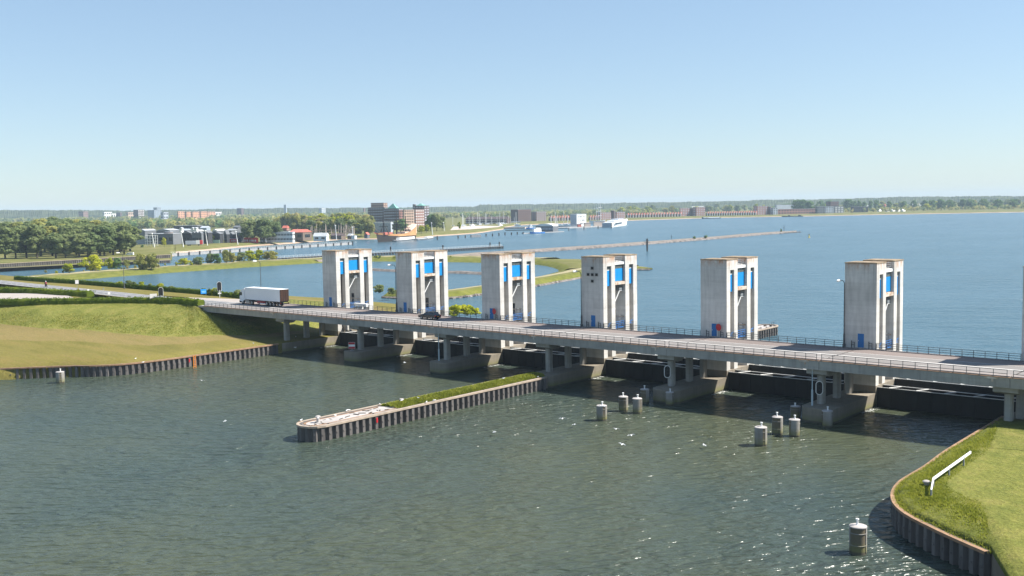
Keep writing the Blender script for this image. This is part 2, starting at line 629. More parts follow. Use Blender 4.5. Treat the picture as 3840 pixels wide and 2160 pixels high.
# junction: block markings and a side road that drops away behind the near hedge
bl = resample([at(425, 1109, 8.34), at(525, 1117, 8.34)], .9)
for i in range(0, len(bl) - 1, 2):
    a, b = bl[i], bl[i + 1]
    q = MB()
    nn = Vector((.1, .35, 0)) * .5
    q.quad(a, b, b + nn, a + nn)
    q.build('road_marking', 'line', **STRUCT)
sr_a = [at(-60, 1100, 8.24), at(60, 1100, 8.24), at(165, 1099.5, 8.24), at(255, 1109, 8.24), at(275, 1116, 8.24)]
sr_b = [at(-60, 1122, 8.24), at(60, 1121, 8.24), at(165, 1119, 8.24), at(225, 1119, 8.24), at(274, 1118, 8.24)]
loft('side_road', [sr_b, sr_a], 'sideroad', **STRUCT)
# trodden ground beside the bridge end
dirt = [(-31.2, 4.4, 8.12), (-31.2, -4.3, 8.14), (-45, -4.2, 8.14), (-60, -1.5, 8.13), (-48, 1.5, 8.13), (-38, 4.0, 8.13)]
mb = MB()
mb.add(dirt, [tuple(reversed(range(6)))])
mb.build('bare_ground', 'sideroad', **STRUCT)

# --- land beyond the water: shore, sand, grass, then level country to the horizon
shore = [Vector((-458, -900, 0)), Vector((-458, -200, 0)), Vector((-458, 60, 0)), Vector((-458, 128, 0)), Vector((-459, 232, 0)), at(596, 956), at(640, 953), at(700, 947), at(800, 938), at(900, 928), at(1050, 917),
         at(1200, 906), at(1300, 898), at(1400, 898), at(1560, 893), at(1625, 887), at(1700, 882), at(1790, 875), at(1850, 866), at(1887, 860.5), at(1896, 853), at(1960, 845), at(2060, 841),
         at(2200, 835), at(2330, 829), at(2420, 825.5), at(2500, 823), at(2640, 818.5), at(2780, 815.5), at(2900, 813.5), at(3020, 811.5), at(3160, 808.5), at(3300, 805.5), at(3470, 802.5), at(3640, 799.5),
         at(3840, 796), at(4300, 788), at(5200, 790)]
shore = smooth_path(shore, 3)


def outward(pts, dist, z, jit=0.0):
    out = []
    for p in pts:
        d = Vector((p.x - CAM.x, p.y - CAM.y, 0)).normalized()
        k = dist + random.uniform(-jit, jit)
        out.append(Vector((p.x + d.x * k, p.y + d.y * k, z)))
    return out


def to_radius(pts, rad, z):
    out = []
    for p in pts:
        d = Vector((p.x - CAM.x, p.y - CAM.y, 0))
        rr = max(rad, d.length + 60)
        d.normalize()
        out.append(Vector((CAM.x + d.x * rr, CAM.y + d.y * rr, z)))
    return out


rows = [outward(shore, -3, -2), outward(shore, 0, .1), outward(shore, 9, 1.0, 1.5), outward(shore, 22, 2.6, 2), outward(shore, 60, 3.0), to_radius(shore, 2600, 3.2), to_radius(shore, 4200, 4),
        to_radius(shore, 7600, 4)]
loft('far_shore', rows, ['sand', 'grass_far'], [0, 0, 1, 1, 1, 1, 1], **STRUCT)

# --- bank of the lock beyond the lagoon, with its track
p1 = smooth_path([(-262, 20, 0), (-292, 66, 0), (-300, 92, 0), (-304, 130, 0), (-306, 170, 0), (-303, 215, 0), (-292, 248, 0), (-262, 268, 0), (-228, 276, 0), (-196, 280, 0), (-168, 279, 0)], 6)
strip('lock_bank', p1, [(24, -1), (20, .4), (12, 1.9), (6, 2.1), (1.5, 2.1), (-6, 1.9), (-15, .5), (-19, -.8)][::-1], ['grass_far', 'path', 'grass_lush'], [2, 2, 0, 1, 0, 2, 2], wob=.9, **STRUCT)
# spit that closes the lagoon on the near side
p2 = smooth_path([(-168, 279, 0), at(2120, 985) + Vector((0, 0, 0)), at(2230, 1000), at(2330, 1006)], 5)
leg = smooth_path([at(1480, 1112), at(1600, 1118), at(1690, 1113), at(1800, 1097), at(1900, 1083), at(2010, 1064), at(2120, 1043), at(2190, 1027), at(2300, 1014), at(2380, 1010.5), at(2446, 1010.5)], 5)
N = len(leg)
rows = []
Nn = side_normals(leg)
for off, z in ((-7.2, -.8), (-5.6, .6), (-2.6, 2.0), (-.6, 2.3), (2.0, 2.25), (4.6, 1.6), (7.5, .2), (8.5, -.8)):
    row = []
    for i, (p, nn) in enumerate(zip(leg, Nn)):
        t = i / (N - 1)
        k = 1.0 + .9 * max(0, min(1, (t - .45) * 4)) * (1 if off > 0 else .3)
        k *= max(.05, min(1, (1 - t) * 5))
        w = random.uniform(-.35, .35)
        row.append((p.x + nn.x * (off * k + w), p.y + nn.y * (off * k + w), z * min(1, .3 + (1 - t) * 4) if z > 0 else z))
    rows.append(row)
loft('lagoon_spit', rows, ['stone', 'grass_lush', 'path', 'grass_far'], [0, 1, 3, 2, 3, 1, 1], **STRUCT)
# the curved arm that joins the lock bank to the spit
arm = smooth_path([at(1900, 985.5), at(2010, 985), at(2090, 990), at(2150, 999), at(2185, 1010), at(2190, 1022)], 5)
strip('lagoon_arm', arm, [(8.5, -.8), (6.5, .5), (3.0, 1.9), (-1.5, 2.0), (-7, 1.9), (-11, .4), (-13, -.8)][::-1], ['stone', 'grass_lush', 'grass_far'], [1, 1, 2, 2, 1, 0], wob=.5, **STRUCT)
fan = [at(2060, 983), at(2170, 984), at(2290, 1001), at(2395, 1008), at(2330, 1013), at(2215, 1027), at(2160, 1030), at(2180, 1010), at(2140, 996)]
mb = MB()
tri = tessellate_polygon([[Vector((p.x, p.y, 0)) for p in fan]])
mb.add([(p.x, p.y, 1.75) for p in fan], [tuple(t) for t in tri])
mb.add([(p.x, p.y, 1.75) for p in fan] + [(p.x * 1.01, p.y * 1.01 - 2, -.8) for p in fan], [(i, (i + 1) % 9, 9 + (i + 1) % 9, 9 + i) for i in range(9)])
mb.build('spit_head', 'grass_far', **STRUCT)
# low rubble bank inside the lagoon
rb = smooth_path([at(1330, 1011), at(1400, 1014), at(1480, 1018), at(1600, 1022), at(1700, 1024), at(1800, 1028), at(1850, 1034)], 5)
strip('rubble_bank', rb, [(3.2, -.6), (1.6, .7), (0, 1.0), (-1.6, .7), (-3.2, -.6)][::-1], ['stone'], wob=.5, **STRUCT)
# long stone breakwater
bw = smooth_path([at(1640, 975), at(1760, 960), at(1900, 951), at(2000, 944), at(2200, 931), at(2427, 914.5), at(2700, 893), at(2850, 880), at(2985, 871)], 6)
rows = []
for off, z in ((-7.5, -.8), (-5.0, 1.0), (-4.0, 1.5), (4.0, 1.6), (5.5, .9), (7.5, -.8)):
    rows.append([(p.x + nn.x * off * min(1, .15 + (len(bw) - 1 - i) * .25), p.y + nn.y * off * min(1, .15 + (len(bw) - 1 - i) * .25), z + random.uniform(-.1, .1)) for i, (p, nn) in enumerate(zip(bw, side_normals(bw)))])
loft('breakwater', rows, ['stone', 'causeway'], [0, 0, 1, 0, 0], **STRUCT)
# outer bank of the lagoon that the breakwater grows out of
strip('outer_bank', smooth_path([at(1180, 985), at(1400, 974), at(1560, 972), at(1690, 970), at(1800, 962)], 5), [(7, -.8), (5, .8), (1, 1.7), (-2, 1.7), (-5.5, .7), (-7.5, -.8)][::-1], ['stone', 'causeway', 'grass_far'], [0, 1, 1, 2, 0], wob=.4, **STRUCT)

# loose stones along the waterlines
mb = MB()


def rocks(path, off, n, smin, smax):
    path = [Vector(p) for p in path]
    Nn_ = side_normals(path)
    for _ in range(n):
        i = random.randrange(len(path) - 1)
        p = path[i].lerp(path[i + 1], random.random()) + Nn_[i] * (off + random.uniform(-.9, .9))
        s = random.uniform(smin, smax)
        vs = [(p.x + s * random.uniform(.6, 1.2) * dx, p.y + s * random.uniform(.6, 1.2) * dy, .25 + s * random.uniform(.5, 1) * dz) for dx, dy, dz in
              ((1, 0, 0), (-1, 0, 0), (0, 1, 0), (0, -1, 0), (0, 0, 1), (0, 0, -1))]
        mb.add(vs, [(0, 2, 4), (2, 1, 4), (1, 3, 4), (3, 0, 4), (2, 0, 5), (1, 2, 5), (3, 1, 5), (0, 3, 5)])


rocks(leg, -5.4, 900, .35, .75)
rocks(bw, -5.2, 1300, .4, .9)
rocks(rb, 0, 700, .35, .8)
rocks(rb, 1.5, 300, .35, .8)
mb.build('shore_stones', 'stone', kind='stuff')


# ------------------------------------------------------------------ sluice piers
def rounded_plinth(y_nose, y_end, x0, x1, n=8):
    r = 1.5
    pts = []
    for cx, a0 in ((x0 + r, math.pi), (x1 - r, 1.5 * math.pi)):
        for i in range(n + 1):
            a = a0 + (math.pi / 2) * i / n
            pts.append((cx + r * math.cos(a), y_nose + r + r * math.sin(a)))
    pts += [(x1, y_end), (x0, y_end)]
    return pts


PIER_LABEL = ['concrete pier at the left bank, joined to the end of the sheet pile wall',
              'concrete pier with the red and white no entry board on its nose',
              'concrete pier with a slim pale mast on its nose, left of the long guide wall',
              'concrete pier that the long grassy guide wall grows out of',
              'concrete pier with an oval signal board, under the white tower with a red disc',
              'concrete pier with both a slim mast and an oval signal board on its nose',
              'concrete pier at the far right edge, under the rightmost tower']


def make_pier():
    t = thing('bridge_pier', PIER_LABEL[0], 'pier', (0, 0, 0), 0, 'concrete piers carrying the bridge')
    m = MB()
    m.prism(rounded_plinth(-15.5, -.012, -W, 0), -4, 2.0)
    o = m.build('plinth', 'pier', t)
    bv = o.modifiers.new('bevel', 'BEVEL')
    bv.width, bv.segments, bv.limit_method, bv.angle_limit = .06, 2, 'ANGLE', R(60)
    m = MB()
    m.box(-W - .02, .02, 0, D + .1, -4, 3.05)
    m.build('pier_wall', 'pier', t)
    m = MB()
    m.prism([(-W, D + .1), (0, D + .1), (0, D + 6), (-1.2, D + 9), (-W + 1.2, D + 9), (-W, D + 6)], -4, 2.4)
    m.build('tail_plinth', 'pier', t)
    for y in (-11.6, -6.3, -1.95):
        m = MB()
        c = [(-.28, -.62), (.28, -.62), (.46, -.4), (.46, .4), (.28, .62), (-.28, .62), (-.46, .4), (-.46, -.4)]
        m.prism([(-3.15 + a, y + b) for a, b in c], 2.0, 7.06)
        m.build('column', 'deck', t)
    m = MB()
    # crosshead: deepest at the columns, cut back at the nose
    prof = [(-13.3, 7.05), (-13.3, 6.35), (-12.2, 6.0), (-10.8, 6.0), (-10.0, 6.45), (-7.2, 6.45), (-6.8, 6.3), (-5.8, 6.3), (-5.4, 6.45), (-.6, 6.45), (-.6, 7.05)]
    nn = len(prof)
    vs = [(-4.6, a, b) for a, b in prof] + [(-1.7, a, b) for a, b in prof]
    m.add(vs, [(i, (i + 1) % nn, nn + (i + 1) % nn, nn + i) for i in range(nn)] + [tuple(reversed(range(nn))), tuple(range(nn, 2 * nn))])
    m.build('crosshead', 'deck', t)
    return t


pier0 = make_pier()
for k in range(1, 7):
    copy_tree(pier0, (k * S, 0, 0), label=PIER_LABEL[k])

# ------------------------------------------------------------------ towers
TL = ['white sluice tower farthest left, beside the white beam and behind the truck',
      'white sluice tower behind the dark car, second from the left',
      'white sluice tower with a red disc, left of the one with square holes',
      'white sluice tower with five square holes in a cross on its face',
      'white sluice tower with a red disc, right of the one with square holes',
      'white sluice tower with a lamp looking round its left edge, nearest whole tower',
      'white sluice tower cut off by the right edge of the picture']


def make_tower():
    t = thing('sluice_tower', TL[0], 'tower', (0, 0, 0), 0, 'white sluice towers along the bridge')
    Z0 = 3.05
    rec = 1.45

    def unit(name, y0, ya, yb, y1):
        m = MB()
        m.box(-W + rec, -rec, y0, y1, Z0, H - .1)
        for xa, xb in ((-rec, 0), (-W, -W + rec)):
            m.box(xa, xb, y0, ya, Z0, H - .1)
            m.box(xa, xb, yb, y1, Z0, H - .1)
            m.box(xa, xb, ya, yb, H - 1.7, H - .1)
        m.build(name, 'tower', t)
        r = MB()
        r.box(-W - .05, .05, y0 - .05, y1 + .05, H - .1, H + .05)
        r.box(-W + .3, -.3, y0 + .3, y1 - .3, H + .05, H + .09)
        r.build('roof', 'rust', t)
        for x, sgn in ((-.35, 1), (-W + .35, -1)):
            w = MB()
            w.box(x - .03, x + .03, ya, yb, H - 2.36, H - 1.7)
            w.build('slot_window', 'glass', t)
            w = MB()
            w.box(x - .05, x + .05, ya, yb, H - 2.46, H - 2.36)
            w.build('window_sill', 'white', t)
            w = MB()
            w.box(x - .04, x + .04, ya + .02, yb - .02, H - 5.24, H - 2.46)
            w.build('blue_panel', 'blue', t)
            g = MB()
            for yy in (ya + .02, yb - .2):
                g.box(x - .9 * sgn - .12, x - .9 * sgn + .12, yy, yy + .18, Z0, H - 5.3)
            g.box(x - .95 * sgn - .14, x - .95 * sgn + .14, ya + .2, ya + .75, Z0, ZD + 3.8)
            g.build('guide_rail', 'darksteel', t)

    unit('front_block', 0, 1.15, 2.48, 3.62)
    unit('rear_block', 6.85, 8.05, 9.4, D)
    # machine room hung between the blocks
    m = MB()
    m.box(-W + .55, -.55, 3.62, 6.85, H - 5.1, H - .95)
    m.build('machine_room', 'tower', t)
    for x in (-.5, -W + .5):
        m = MB()
        m.box(x - .06, x + .06, 3.66, 6.81, H - 4.52, H - 2.3)
        m.build('blue_panel', 'blue', t)
        for q in range(4):
            m = MB()
            m.box(x - .05, x + .05, 3.68 + q * .785, 3.68 + q * .785 + .74, H - 2.28, H - 1.62)
            m.build('window', 'glass', t)
        m = MB()
        m.box(x - .3, x + .3, 3.63, 6.84, H - 1.56, H - 1.12)
        m.build('lintel_beam', 'white', t)
        m = MB()
        m.box(x - .52, x + .46, 3.63, 6.84, H - 5.16, H - 4.64)
        m.build('ledge', 'rustwhite', t)
        m = MB()
        for z in (H - .2, H - .5, H - .8):
            m.tube((x + .1, 3.62, z), (x + .1, 6.85, z), .035, 6)
        for y in (4.4, 5.25, 6.1):
            m.tube((x + .1, y, H - 1.1), (x + .1, y, H - .2), .03, 6)
        m.build('roof_railing', 'greysteel', t)
    # door on the road side
    m = MB()
    m.box(-2.72, -1.8, -.03, .1, ZD + .18, ZD + 2.2)
    d = m.build('door', 'bluedoor', t)
    m = MB()
    m.box(-2.62, -2.57, -.08, -.03, ZD + 1.1, ZD + 1.25)
    m.build('handle', 'gatewhite', d)
    m = MB()
    m.box(-3.0, -1.55, -.13, -.01, ZD + .02, ZD + .16)
    m.build('doorstep', 'deck', t)
    # passage doorway in the face of the rear block, and its cage balcony on a strut
    m = MB()
    m.box(-3.1, -2.2, 6.80, 6.9, ZD + .4, ZD + 2.6)
    m.build('passage_door', 'darkglass', t)
    b = MB()
    b.box(-2.3, -.5, 5.6, 6.84, 14.62, 14.72)
    for y in (5.62, 6.2, 6.8):
        for x in (-2.28, -1.4, -.52):
            b.tube((x, y, 14.7), (x, y, 15.85), .03, 5)
    for z in (15.2, 15.5, 15.85):
        b.tube((-.52, 5.62, z), (-.52, 6.84, z), .03, 5)
        b.tube((-2.28, 5.62, z), (-.52, 5.62, z), .03, 5)
    b.box(-.53, -.49, 5.62, 6.8, 14.75, 15.15)
    b.box(-2.28, -.52, 5.6, 5.63, 14.75, 15.15)
    b.build('balcony', 'greysteel', t)
    b = MB()
    b.tube((-.55, 5.7, 14.6), (-.75, 3.6, 11.5), .10, 8)
    b.tube((-.55, 5.7, 14.6), (-.55, 6.85, 14.6), .06, 6)
    b.build('brace', 'white', t)
    # low blue stair and rail between the blocks at road level
    b = MB()
    for y in (3.8, 4.8, 5.8, 6.7):
        b.tube((-.25, y, ZD - .3), (-.25, y, ZD + .75), .04, 5)
        b.tube((-2.2, y, ZD - .3), (-2.2, y, ZD + .75), .04, 5)
    for z in (ZD + .1, ZD + .42, ZD + .75):
        b.tube((-.25, 3.7, z), (-.25, 6.8, z), .04, 5)
        b.tube((-2.2, 3.7, z), (-2.2, 6.8, z), .04, 5)
    b.box(-2.2, -.25, 3.63, 6.84, ZD - .42, ZD - .3)
    b.tube((-1.9, 6.5, ZD), (-.4, 4.0, ZD + .7), .05, 5)
    b.build('walkway_rail', 'blueiron', t)
    b = MB()
    for y in (5.6, 6.1, 6.7):
        for x in (-1.6, -.7):
            b.tube((x, y, ZD - .3), (x, y, ZD + 1.7), .03, 5)
    for z in (ZD + .6, ZD + 1.2, ZD + 1.7):
        b.tube((-.7, 5.6, z), (-.7, 6.7, z), .03, 5)
        b.tube((-1.6, 5.6, z), (-.7, 5.6, z), .03, 5)
    b.build('ladder_cage', 'greysteel', t)
    for y in (1.8, 8.72):
        b = MB()
        for z in (ZD + .1, ZD + .6):
            b.tube((-.15, y - .6, z), (-.15, y + .6, z), .04, 5)
        b.tube((-.15, y - .5, ZD + .1), (-.15, y + .5, ZD + .75), .05, 5)
        b.build('slot_barrier', 'blueiron', t)
    # brackets under the ledge and a small floodlight
    b = MB()
    b.box(-W + .3, -.3, 6.60, 6.84, 9.9 - .12, 9.9)
    b.build('walkway_bracket', 'rustwhite', t)
    return t


tower0 = make_tower()
towers = [tower0]
for k in range(1, 7):
    towers.append(copy_tree(tower0, (k * S, 0, 0), label=TL[k]))
for dx, z in ((-2.36, 18.97), (-3.26, 17.82), (-2.36, 17.81), (-1.43, 17.83), (-2.37, 16.66)):
    m = MB()
    a, b, c = .25, .215, .30
    m.box(dx - a, dx + a, -.016, -.006, z - b, z + b)
    o = m.build('wall_opening', 'black', towers[3])
    f = MB()
    for q in (-1, 1):
        f.box(dx + q * .31 - .03, dx + q * .31 + .03, -.05, .0, z - .28, z + .28)
        f.box(dx - .28, dx + .28, -.05, .0, z + q * .25 - .03, z + q * .25 + .03)
    f.build('opening_frame', 'deck', o)

# guard posts and short rails beside each tower door
for k in range(7):
    nm = TL[k]
    for dx in (-3.55, -.95):
        m = MB()
        m.tube((0, 0, 0), (0, 0, 1.05), .07, 8)
        m.tube((.45, 0, 0), (.45, 0, .85), .05, 8)
        m.tube((0, 0, .8), (.45, 0, .8), .04, 6)
        m.tube((0, 0, .45), (.45, 0, .45), .04, 6)
        o = m.build('guard_rail', 'railsteel', None, loc=(k * S + dx, -.28, ZD + .1))
        tag(o, 'short steel guard rail %s of the blue door of the %s tower from the left' % ('left' if dx < -2 else 'right', ordinal(k)), 'guard rail', 'guard rails by the tower doors')


# ------------------------------------------------------------------ gates between the piers
def make_gate(y0, y1, zt, label):
    t = thing('sluice_gate', label, 'gate', (0, 0, 0), 0, 'sluice gates between the piers')
    x0, x1 = .04, S - W - .04
    m = MB()
    m.box(x0, x1, y0, y0 + .25, -3, zt)
    m.box(x0, x1, y1 - .25, y1, -3, zt)
    m.box(x0, x1, y0 + .25, y1 - .25, zt - .5, zt - .35)
    for i in range(1, 10):
        x = x0 + (x1 - x0) * i / 10
        m.box(x - .06, x + .06, y0 - .05, y0, -3, zt - .25)
    m.build('gate_plate', 'gate', t)
    for y in (y0 + .02, y1 - .02):
        m = MB()
        m.box(x0, x1, y - .07, y + .07, zt, zt + .08)
        m.build('walkway_edge', 'gatewhite', t)
    n = 5
    for i in range(n):
        xa = x0 + (x1 - x0) * (i + .5) / n
        m = MB()
        m.tube((xa - .25, y0 + .1, zt + .04), (xa + .75, y1 - .1, zt + .04), .08, 6)
        m.build('cross_brace', 'gatewhite', t)
    return t


GN = ['left of the no entry board', 'right of the no entry board', 'just left of the grassy guide wall', 'right of the grassy guide wall', 'between the two oval signal boards', 'right of the mast with the oval signal board', 'beyond the rightmost tower']
g1 = make_gate(.5, 2.9, 2.80, 'near dark sluice gate in the opening ' + GN[0])
g2 = make_gate(7.6, 10.0, 3.10, 'rear dark sluice gate in the opening ' + GN[0])
for k in range(1, 7):
    copy_tree(g1, (k * S, 0, 0), label='near dark sluice gate in the opening ' + GN[k])
    copy_tree(g2, (k * S, 0, 0), label='rear dark sluice gate in the opening ' + GN[k])

# ------------------------------------------------------------------ road bridge
YN = -14.1
bridge = thing('road_bridge', 'long low concrete road bridge running past the front of the white towers', 'bridge', (0, 0, 0))
joints = [-31.2, -2.45] + [k * S - 2.45 for k in range(1, 8)]
XE = joints[-1]


def span(x0, x1):
    m = MB()
    g = .03
    m.box(x0 + g, x1 - g, YN, .05, 7.96, 8.30)
    m.box(x0 + g, x1 - g, YN + .04, YN + .5, 7.05, 7.96)
    for y in (-11.3, -8.6, -5.9, -3.2):
        m.box(x0 + g, x1 - g, y, y + .55, 7.06, 7.96)
    m.box(x0 + g, x1 - g, -.5, .0, 7.06, 7.96)
    o = m.build('deck_span', 'deck', bridge)
    m = MB()
    m.box(x0 + g, x1 - g, YN - .05, YN + .22, 8.30, 8.36)
    m.build('rusty_edge', 'rustcap', o)
    m = MB()
    m.box(x0 + .05, x1 - .05, YN + .22, -12.35, 8.30, 8.50)
    m.build('kerb', 'kerb', o)
    m = MB()
    m.box(x0 + .05, x1 - .05, -.42, .03, 8.30, 8.46)
    m.build('kerb', 'kerb', o)


for a, b in zip(joints, joints[1:]):
    span(a, b)
m = MB()
m.box(-33.5, -31.23, -14.05, .4, 2.5, 8.28)
m.box(-33.5, -31.0, -14.05, -12.9, 2.5, 7.9)
m.build('abutment', 'deck', bridge)
# spalled concrete by the joints
for x in joints[1:-1]:
    m = MB()
    m.box(x - 2.9, x - 1.4, YN - .035, YN + .01, 8.05, 8.31)
    m.box(x - 2.1, x - 1.9, YN - .04, YN + .01, 7.7, 8.05)
    m.build('stained_patch', 'rustwhite', bridge)


def flat(name, y0, y1, z, mat, x0=-31.2, x1=None):
    q = MB()
    x1 = XE if x1 is None else x1
    nn = 24
    for i in range(nn):
        a, b = x0 + (x1 - x0) * i / nn, x0 + (x1 - x0) * (i + 1) / nn
        q.quad((a, y0, z), (b, y0, z), (b, y1, z), (a, y1, z))
    return q.build(name, mat, **STRUCT)


flat('road', -12.35, -4.35, ZD - .012, 'asphalt')
flat('cycle_path', -4.35, -.42, ZD - .008, 'cycle')
flat('road_marking', -4.52, -4.38, ZD - .002, 'line')
flat('road_marking', -8.02, -7.66, ZD - .006, 'line')
for i in range(14):
    x = -25.5 + i * 14.2
    flat('road_marking', -10.78, -10.62, ZD - .006, 'line', x, x + 2.6)
for x in joints[1:-1]:
    q = MB()
    q.quad((x - .09, -12.3, ZD - .001), (x + .09, -12.3, ZD - .001), (x + .09, -.45, ZD - .001), (x - .09, -.45, ZD - .001))
    q.build('expansion_joint', 'darksteel', **STRUCT)

# ------------------------------------------------------------------ railings
post_me = None


def railing(label, group, x0, x1, y, zb, n, heights, double=True):
    global post_me
    t = thing('bridge_railing', label, 'railing', (x0, y, zb), 0, group)
    if post_me is None:
        m = MB()
        m.box(-.03, .03, -.035, .035, 0, .93)
        m.box(-.09, .09, -.08, .08, 0, .03)
        post_me = m.mesh('post', 'railsteel')
    L = x1 - x0
    for i in range(n + 1):
        put('post', post_me, t, (L * i / n, 0, 0))
    for h in heights:
        m = MB()
        m.box(0, L, -.03, .03, h - .03, h + .03)
        m.build('rail', 'railsteel', t)


NAMES = ['between the dike and the leftmost tower', 'below the two leftmost towers', 'between the car and the left red disc', 'below the left red disc and the tower with square holes',
         'from the tower with square holes to the right red disc', 'from the right red disc to the tower with the lamp', 'from the tower with the lamp to the right edge', 'beyond the right edge']
for k, (a, b) in enumerate(zip(joints, joints[1:])):
    railing('railing on the near kerb, ' + NAMES[k], 'railing sections on the near kerb', a + .36, b - .36, YN + .1, 8.36, max(2, round((b - a - .72) / 1.52)), (.9, .42))
FN = ['between the truck and the leftmost tower', 'between the first and second tower', 'between the second and third tower', 'left of the tower with square holes', 'right of the tower with square holes',
      'left of the tower with the lamp', 'right of the tower with the lamp']
for k in range(7):
    a, b = ((-26.0 if k == 0 else (k - 1) * S + .03), k * S - W - .03)
    railing('thin railing on the far side, ' + FN[k], 'railing sections on the far side', a, b, -.12, 8.46, round((b - a) / 1.5), (.9, .6, .3))
for k in range(7):
    railing('low railing across the open side of the %s tower' % ordinal(k), 'railings beside the tower blocks', k * S + .03 + .02, k * S + 1.6, .02, 8.3, 1, (.9, .55, .2))


# ------------------------------------------------------------------ lamps
def lamp(x, y, z, h, label, arm=(-.35, -1.6)):
    t = thing('street_lamp', label, 'street lamp', (x, y, z), 0, 'tall street lamps along the road')
    m = MB()
    m.lathe((0, 0, 0), [(.24, 0), (.24, .5), (.14, .55), (.13, 2.0), (.085, 2.1), (.06, h - .5)], 8)
    pts = [Vector((0, 0, h - .5)), Vector((arm[0] * .12, arm[1] * .12, h - .15)), Vector((arm[0] * .4, arm[1] * .4, h)), Vector((arm[0] * .7, arm[1] * .7, h))]
    for a, b in zip(pts, pts[1:]):
        m.tube(a, b, .055, 6)
    m.build('pole', 'railsteel', t)
    m = MB()
    d = Vector((arm[0], arm[1], 0))
    m.lathe((0, 0, 0), [(.02, -.62), (.15, -.45), (.19, 0), (.17, .35), (.05, .5)], 8)
    o = m.build('lamp_head', 'white', t)
    o.rotation_euler = d.to_track_quat('Z', 'Y').to_euler()
    o.location = (arm[0] * .85, arm[1] * .85, h)
    o.scale = (.7, 1, 1)


for k, lb in ((1, 'curved lamp post at the left side of the tower behind the dark car'), (3, 'curved lamp post at the left side of the tower with square holes'),
              (5, 'curved lamp post mostly hidden at the left edge of the nearest whole tower')):
    lamp(k * S - W + .02, -.2, 8.4, 10.0, lb)
lamp(-29.5, .9, 8.1, 10.0, 'thin lamp post rising behind the white truck')
lamp(-104.0, 6.0, 8.1, 10.6, 'thin lamp post behind the left traffic light, above the pond')


# masts, signal boards and the no entry board on the pier noses
def mast(x, y, h, label):
    t = thing('mast', label, 'mast', (x, y, 2.0), 0, 'slim masts on the pier noses')
    m = MB()
    m.lathe((0, 0, 0), [(.14, 0), (.14, 2.1), (.075, 2.3), (.07, h)], 8)
    m.build('pole', 'palesteel', t)
    m = MB()
    m.lathe((0, 0, h), [(.08, 0), (.12, .05), (.12, .25), (.05, .32)], 8)
    m.build('lamp_head', 'white', t)


MAT['palesteel'] = M('pale_painted_steel', (.42, .50, .53), .5, .08, 1)
mast(2 * S - 3.3, -13.6, 4.9, 'slim pale mast on the pier nose left of the guide wall')
mast(5 * S - 3.55, -13.7, 4.9, 'slim pale mast beside the right oval signal board')


def oval(w, h, n=10):
    r = w / 2
    pts = []
    for c, a0 in ((h / 2 - r, 0), (-(h / 2 - r), math.pi)):
        for i in range(n + 1):
            a = a0 + math.pi * i / n
            pts.append((r * math.cos(a), c + r * math.sin(a)))
    return pts


def plate(pts, y0, y1, mi=0, mb_=None):
    """upright plate in the x-z plane"""
    m_ = mb_ or MB()
    n_ = len(pts)
    m_.add([(a, y0, b) for a, b in pts] + [(a, y1, b) for a, b in pts],
           [(i, (i + 1) % n_, n_ + (i + 1) % n_, n_ + i) for i in range(n_)] + [tuple(range(n_)), tuple(reversed(range(n_, 2 * n_)))], mi)
    return m_


def signal_board(x, y, z, rz, label, h=1.95, w=1.0, loc_group='oval signal boards on the columns'):
    t = thing('signal_board', label, 'signal board', (x, y, z), rz, loc_group)
    plate(oval(w, h), 0, .06).build('white_rim', 'white', t)
    plate(oval(w - .2, h - .2), -.02, -.004).build('black_board', 'black', t)
    for zz in (.5, 0, -.5):
        m = MB()
        m.tube((0, -.14, zz), (0, -.02, zz), .13, 10)
        m.build('signal_lens', 'darkglass', t)
    m = MB()
    m.box(-.05, .05, .06, .5, -.05, .05)
    m.build('bracket', 'greysteel', t)


signal_board(4 * S - 3.2, -12.75, 4.35, R(35), 'oval black signal board with white rim, left one of two')
signal_board(5 * S - 2.95, -12.75, 4.35, R(35), 'oval black signal board with white rim beside a slim mast')
MAT['red'] = M('red_sign_paint', (.42, .015, .02), .5, .1, 1)
MAT['orange'] = M('orange_paint', (.62, .20, .015), .6, .15, 1)
t = thing('no_entry_board', 'square red and white striped no entry board on a pier nose', 'sign', (S - 3.0, -14.1, 2.0), R(38))
for zz, mt in ((.45, 'red'), (.87, 'white'), (1.29, 'red')):
    m = MB()
    m.box(-.62, .62, -.03, .03, zz, zz + .42)
    m.build('stripe', mt, t)
m = MB()
m.box(-.66, .66, .031, .06, .41, 1.75)
m.build('backing', 'white', t)
m = MB()
m.box(-.06, .06, .06, .16, 0, 1.2)
m.box(-.4, .4, -.1, .4, 0, .06)
m.build('stand', 'greysteel', t)
for k, lb in ((2, 'red eight sided disc on a post beside the door of the third tower'), (4, 'red eight sided disc on a post beside the door of the fifth tower')):
    t = thing('red_disc_sign', lb, 'sign', (k * S - 1.25, -.42, ZD + .1), R(-18), 'red discs beside tower doors')
    pts = []
    for i in range(8):
        a = 2 * math.pi * (i + .5) / 8
        for q in (-.12, .12):
            pts.append((.58 * math.cos(a + q), 1.62 + .58 * math.sin(a + q)))
    plate(pts, -.05, .03).build('disc', 'red', t)
    m = MB()
    m.tube((-.15, .08, 0), (-.15, .08, 1.9), .05, 6)
    m.tube((.2, .08, 0), (.2, .08, 1.3), .04, 6)
    m.build('post', 'greysteel', t)
t = thing('barrier_beam', 'white boxed barrier beam on short legs, right of the leftmost tower', 'barrier', (.6, 4.6, 7.6), R(0))
m = MB()
m.box(0, 4.2, -.35, .35, .75, 1.45)
m.build('beam', 'white', t)
for x in (.6, 2.0, 3.4):
    m = MB()
    m.box(x - .15, x + .15, -.25, .25, -4.4, .75)
    m.build('leg', 'greysteel', t)


# ------------------------------------------------------------------ sheet pile walls
_pile = {}


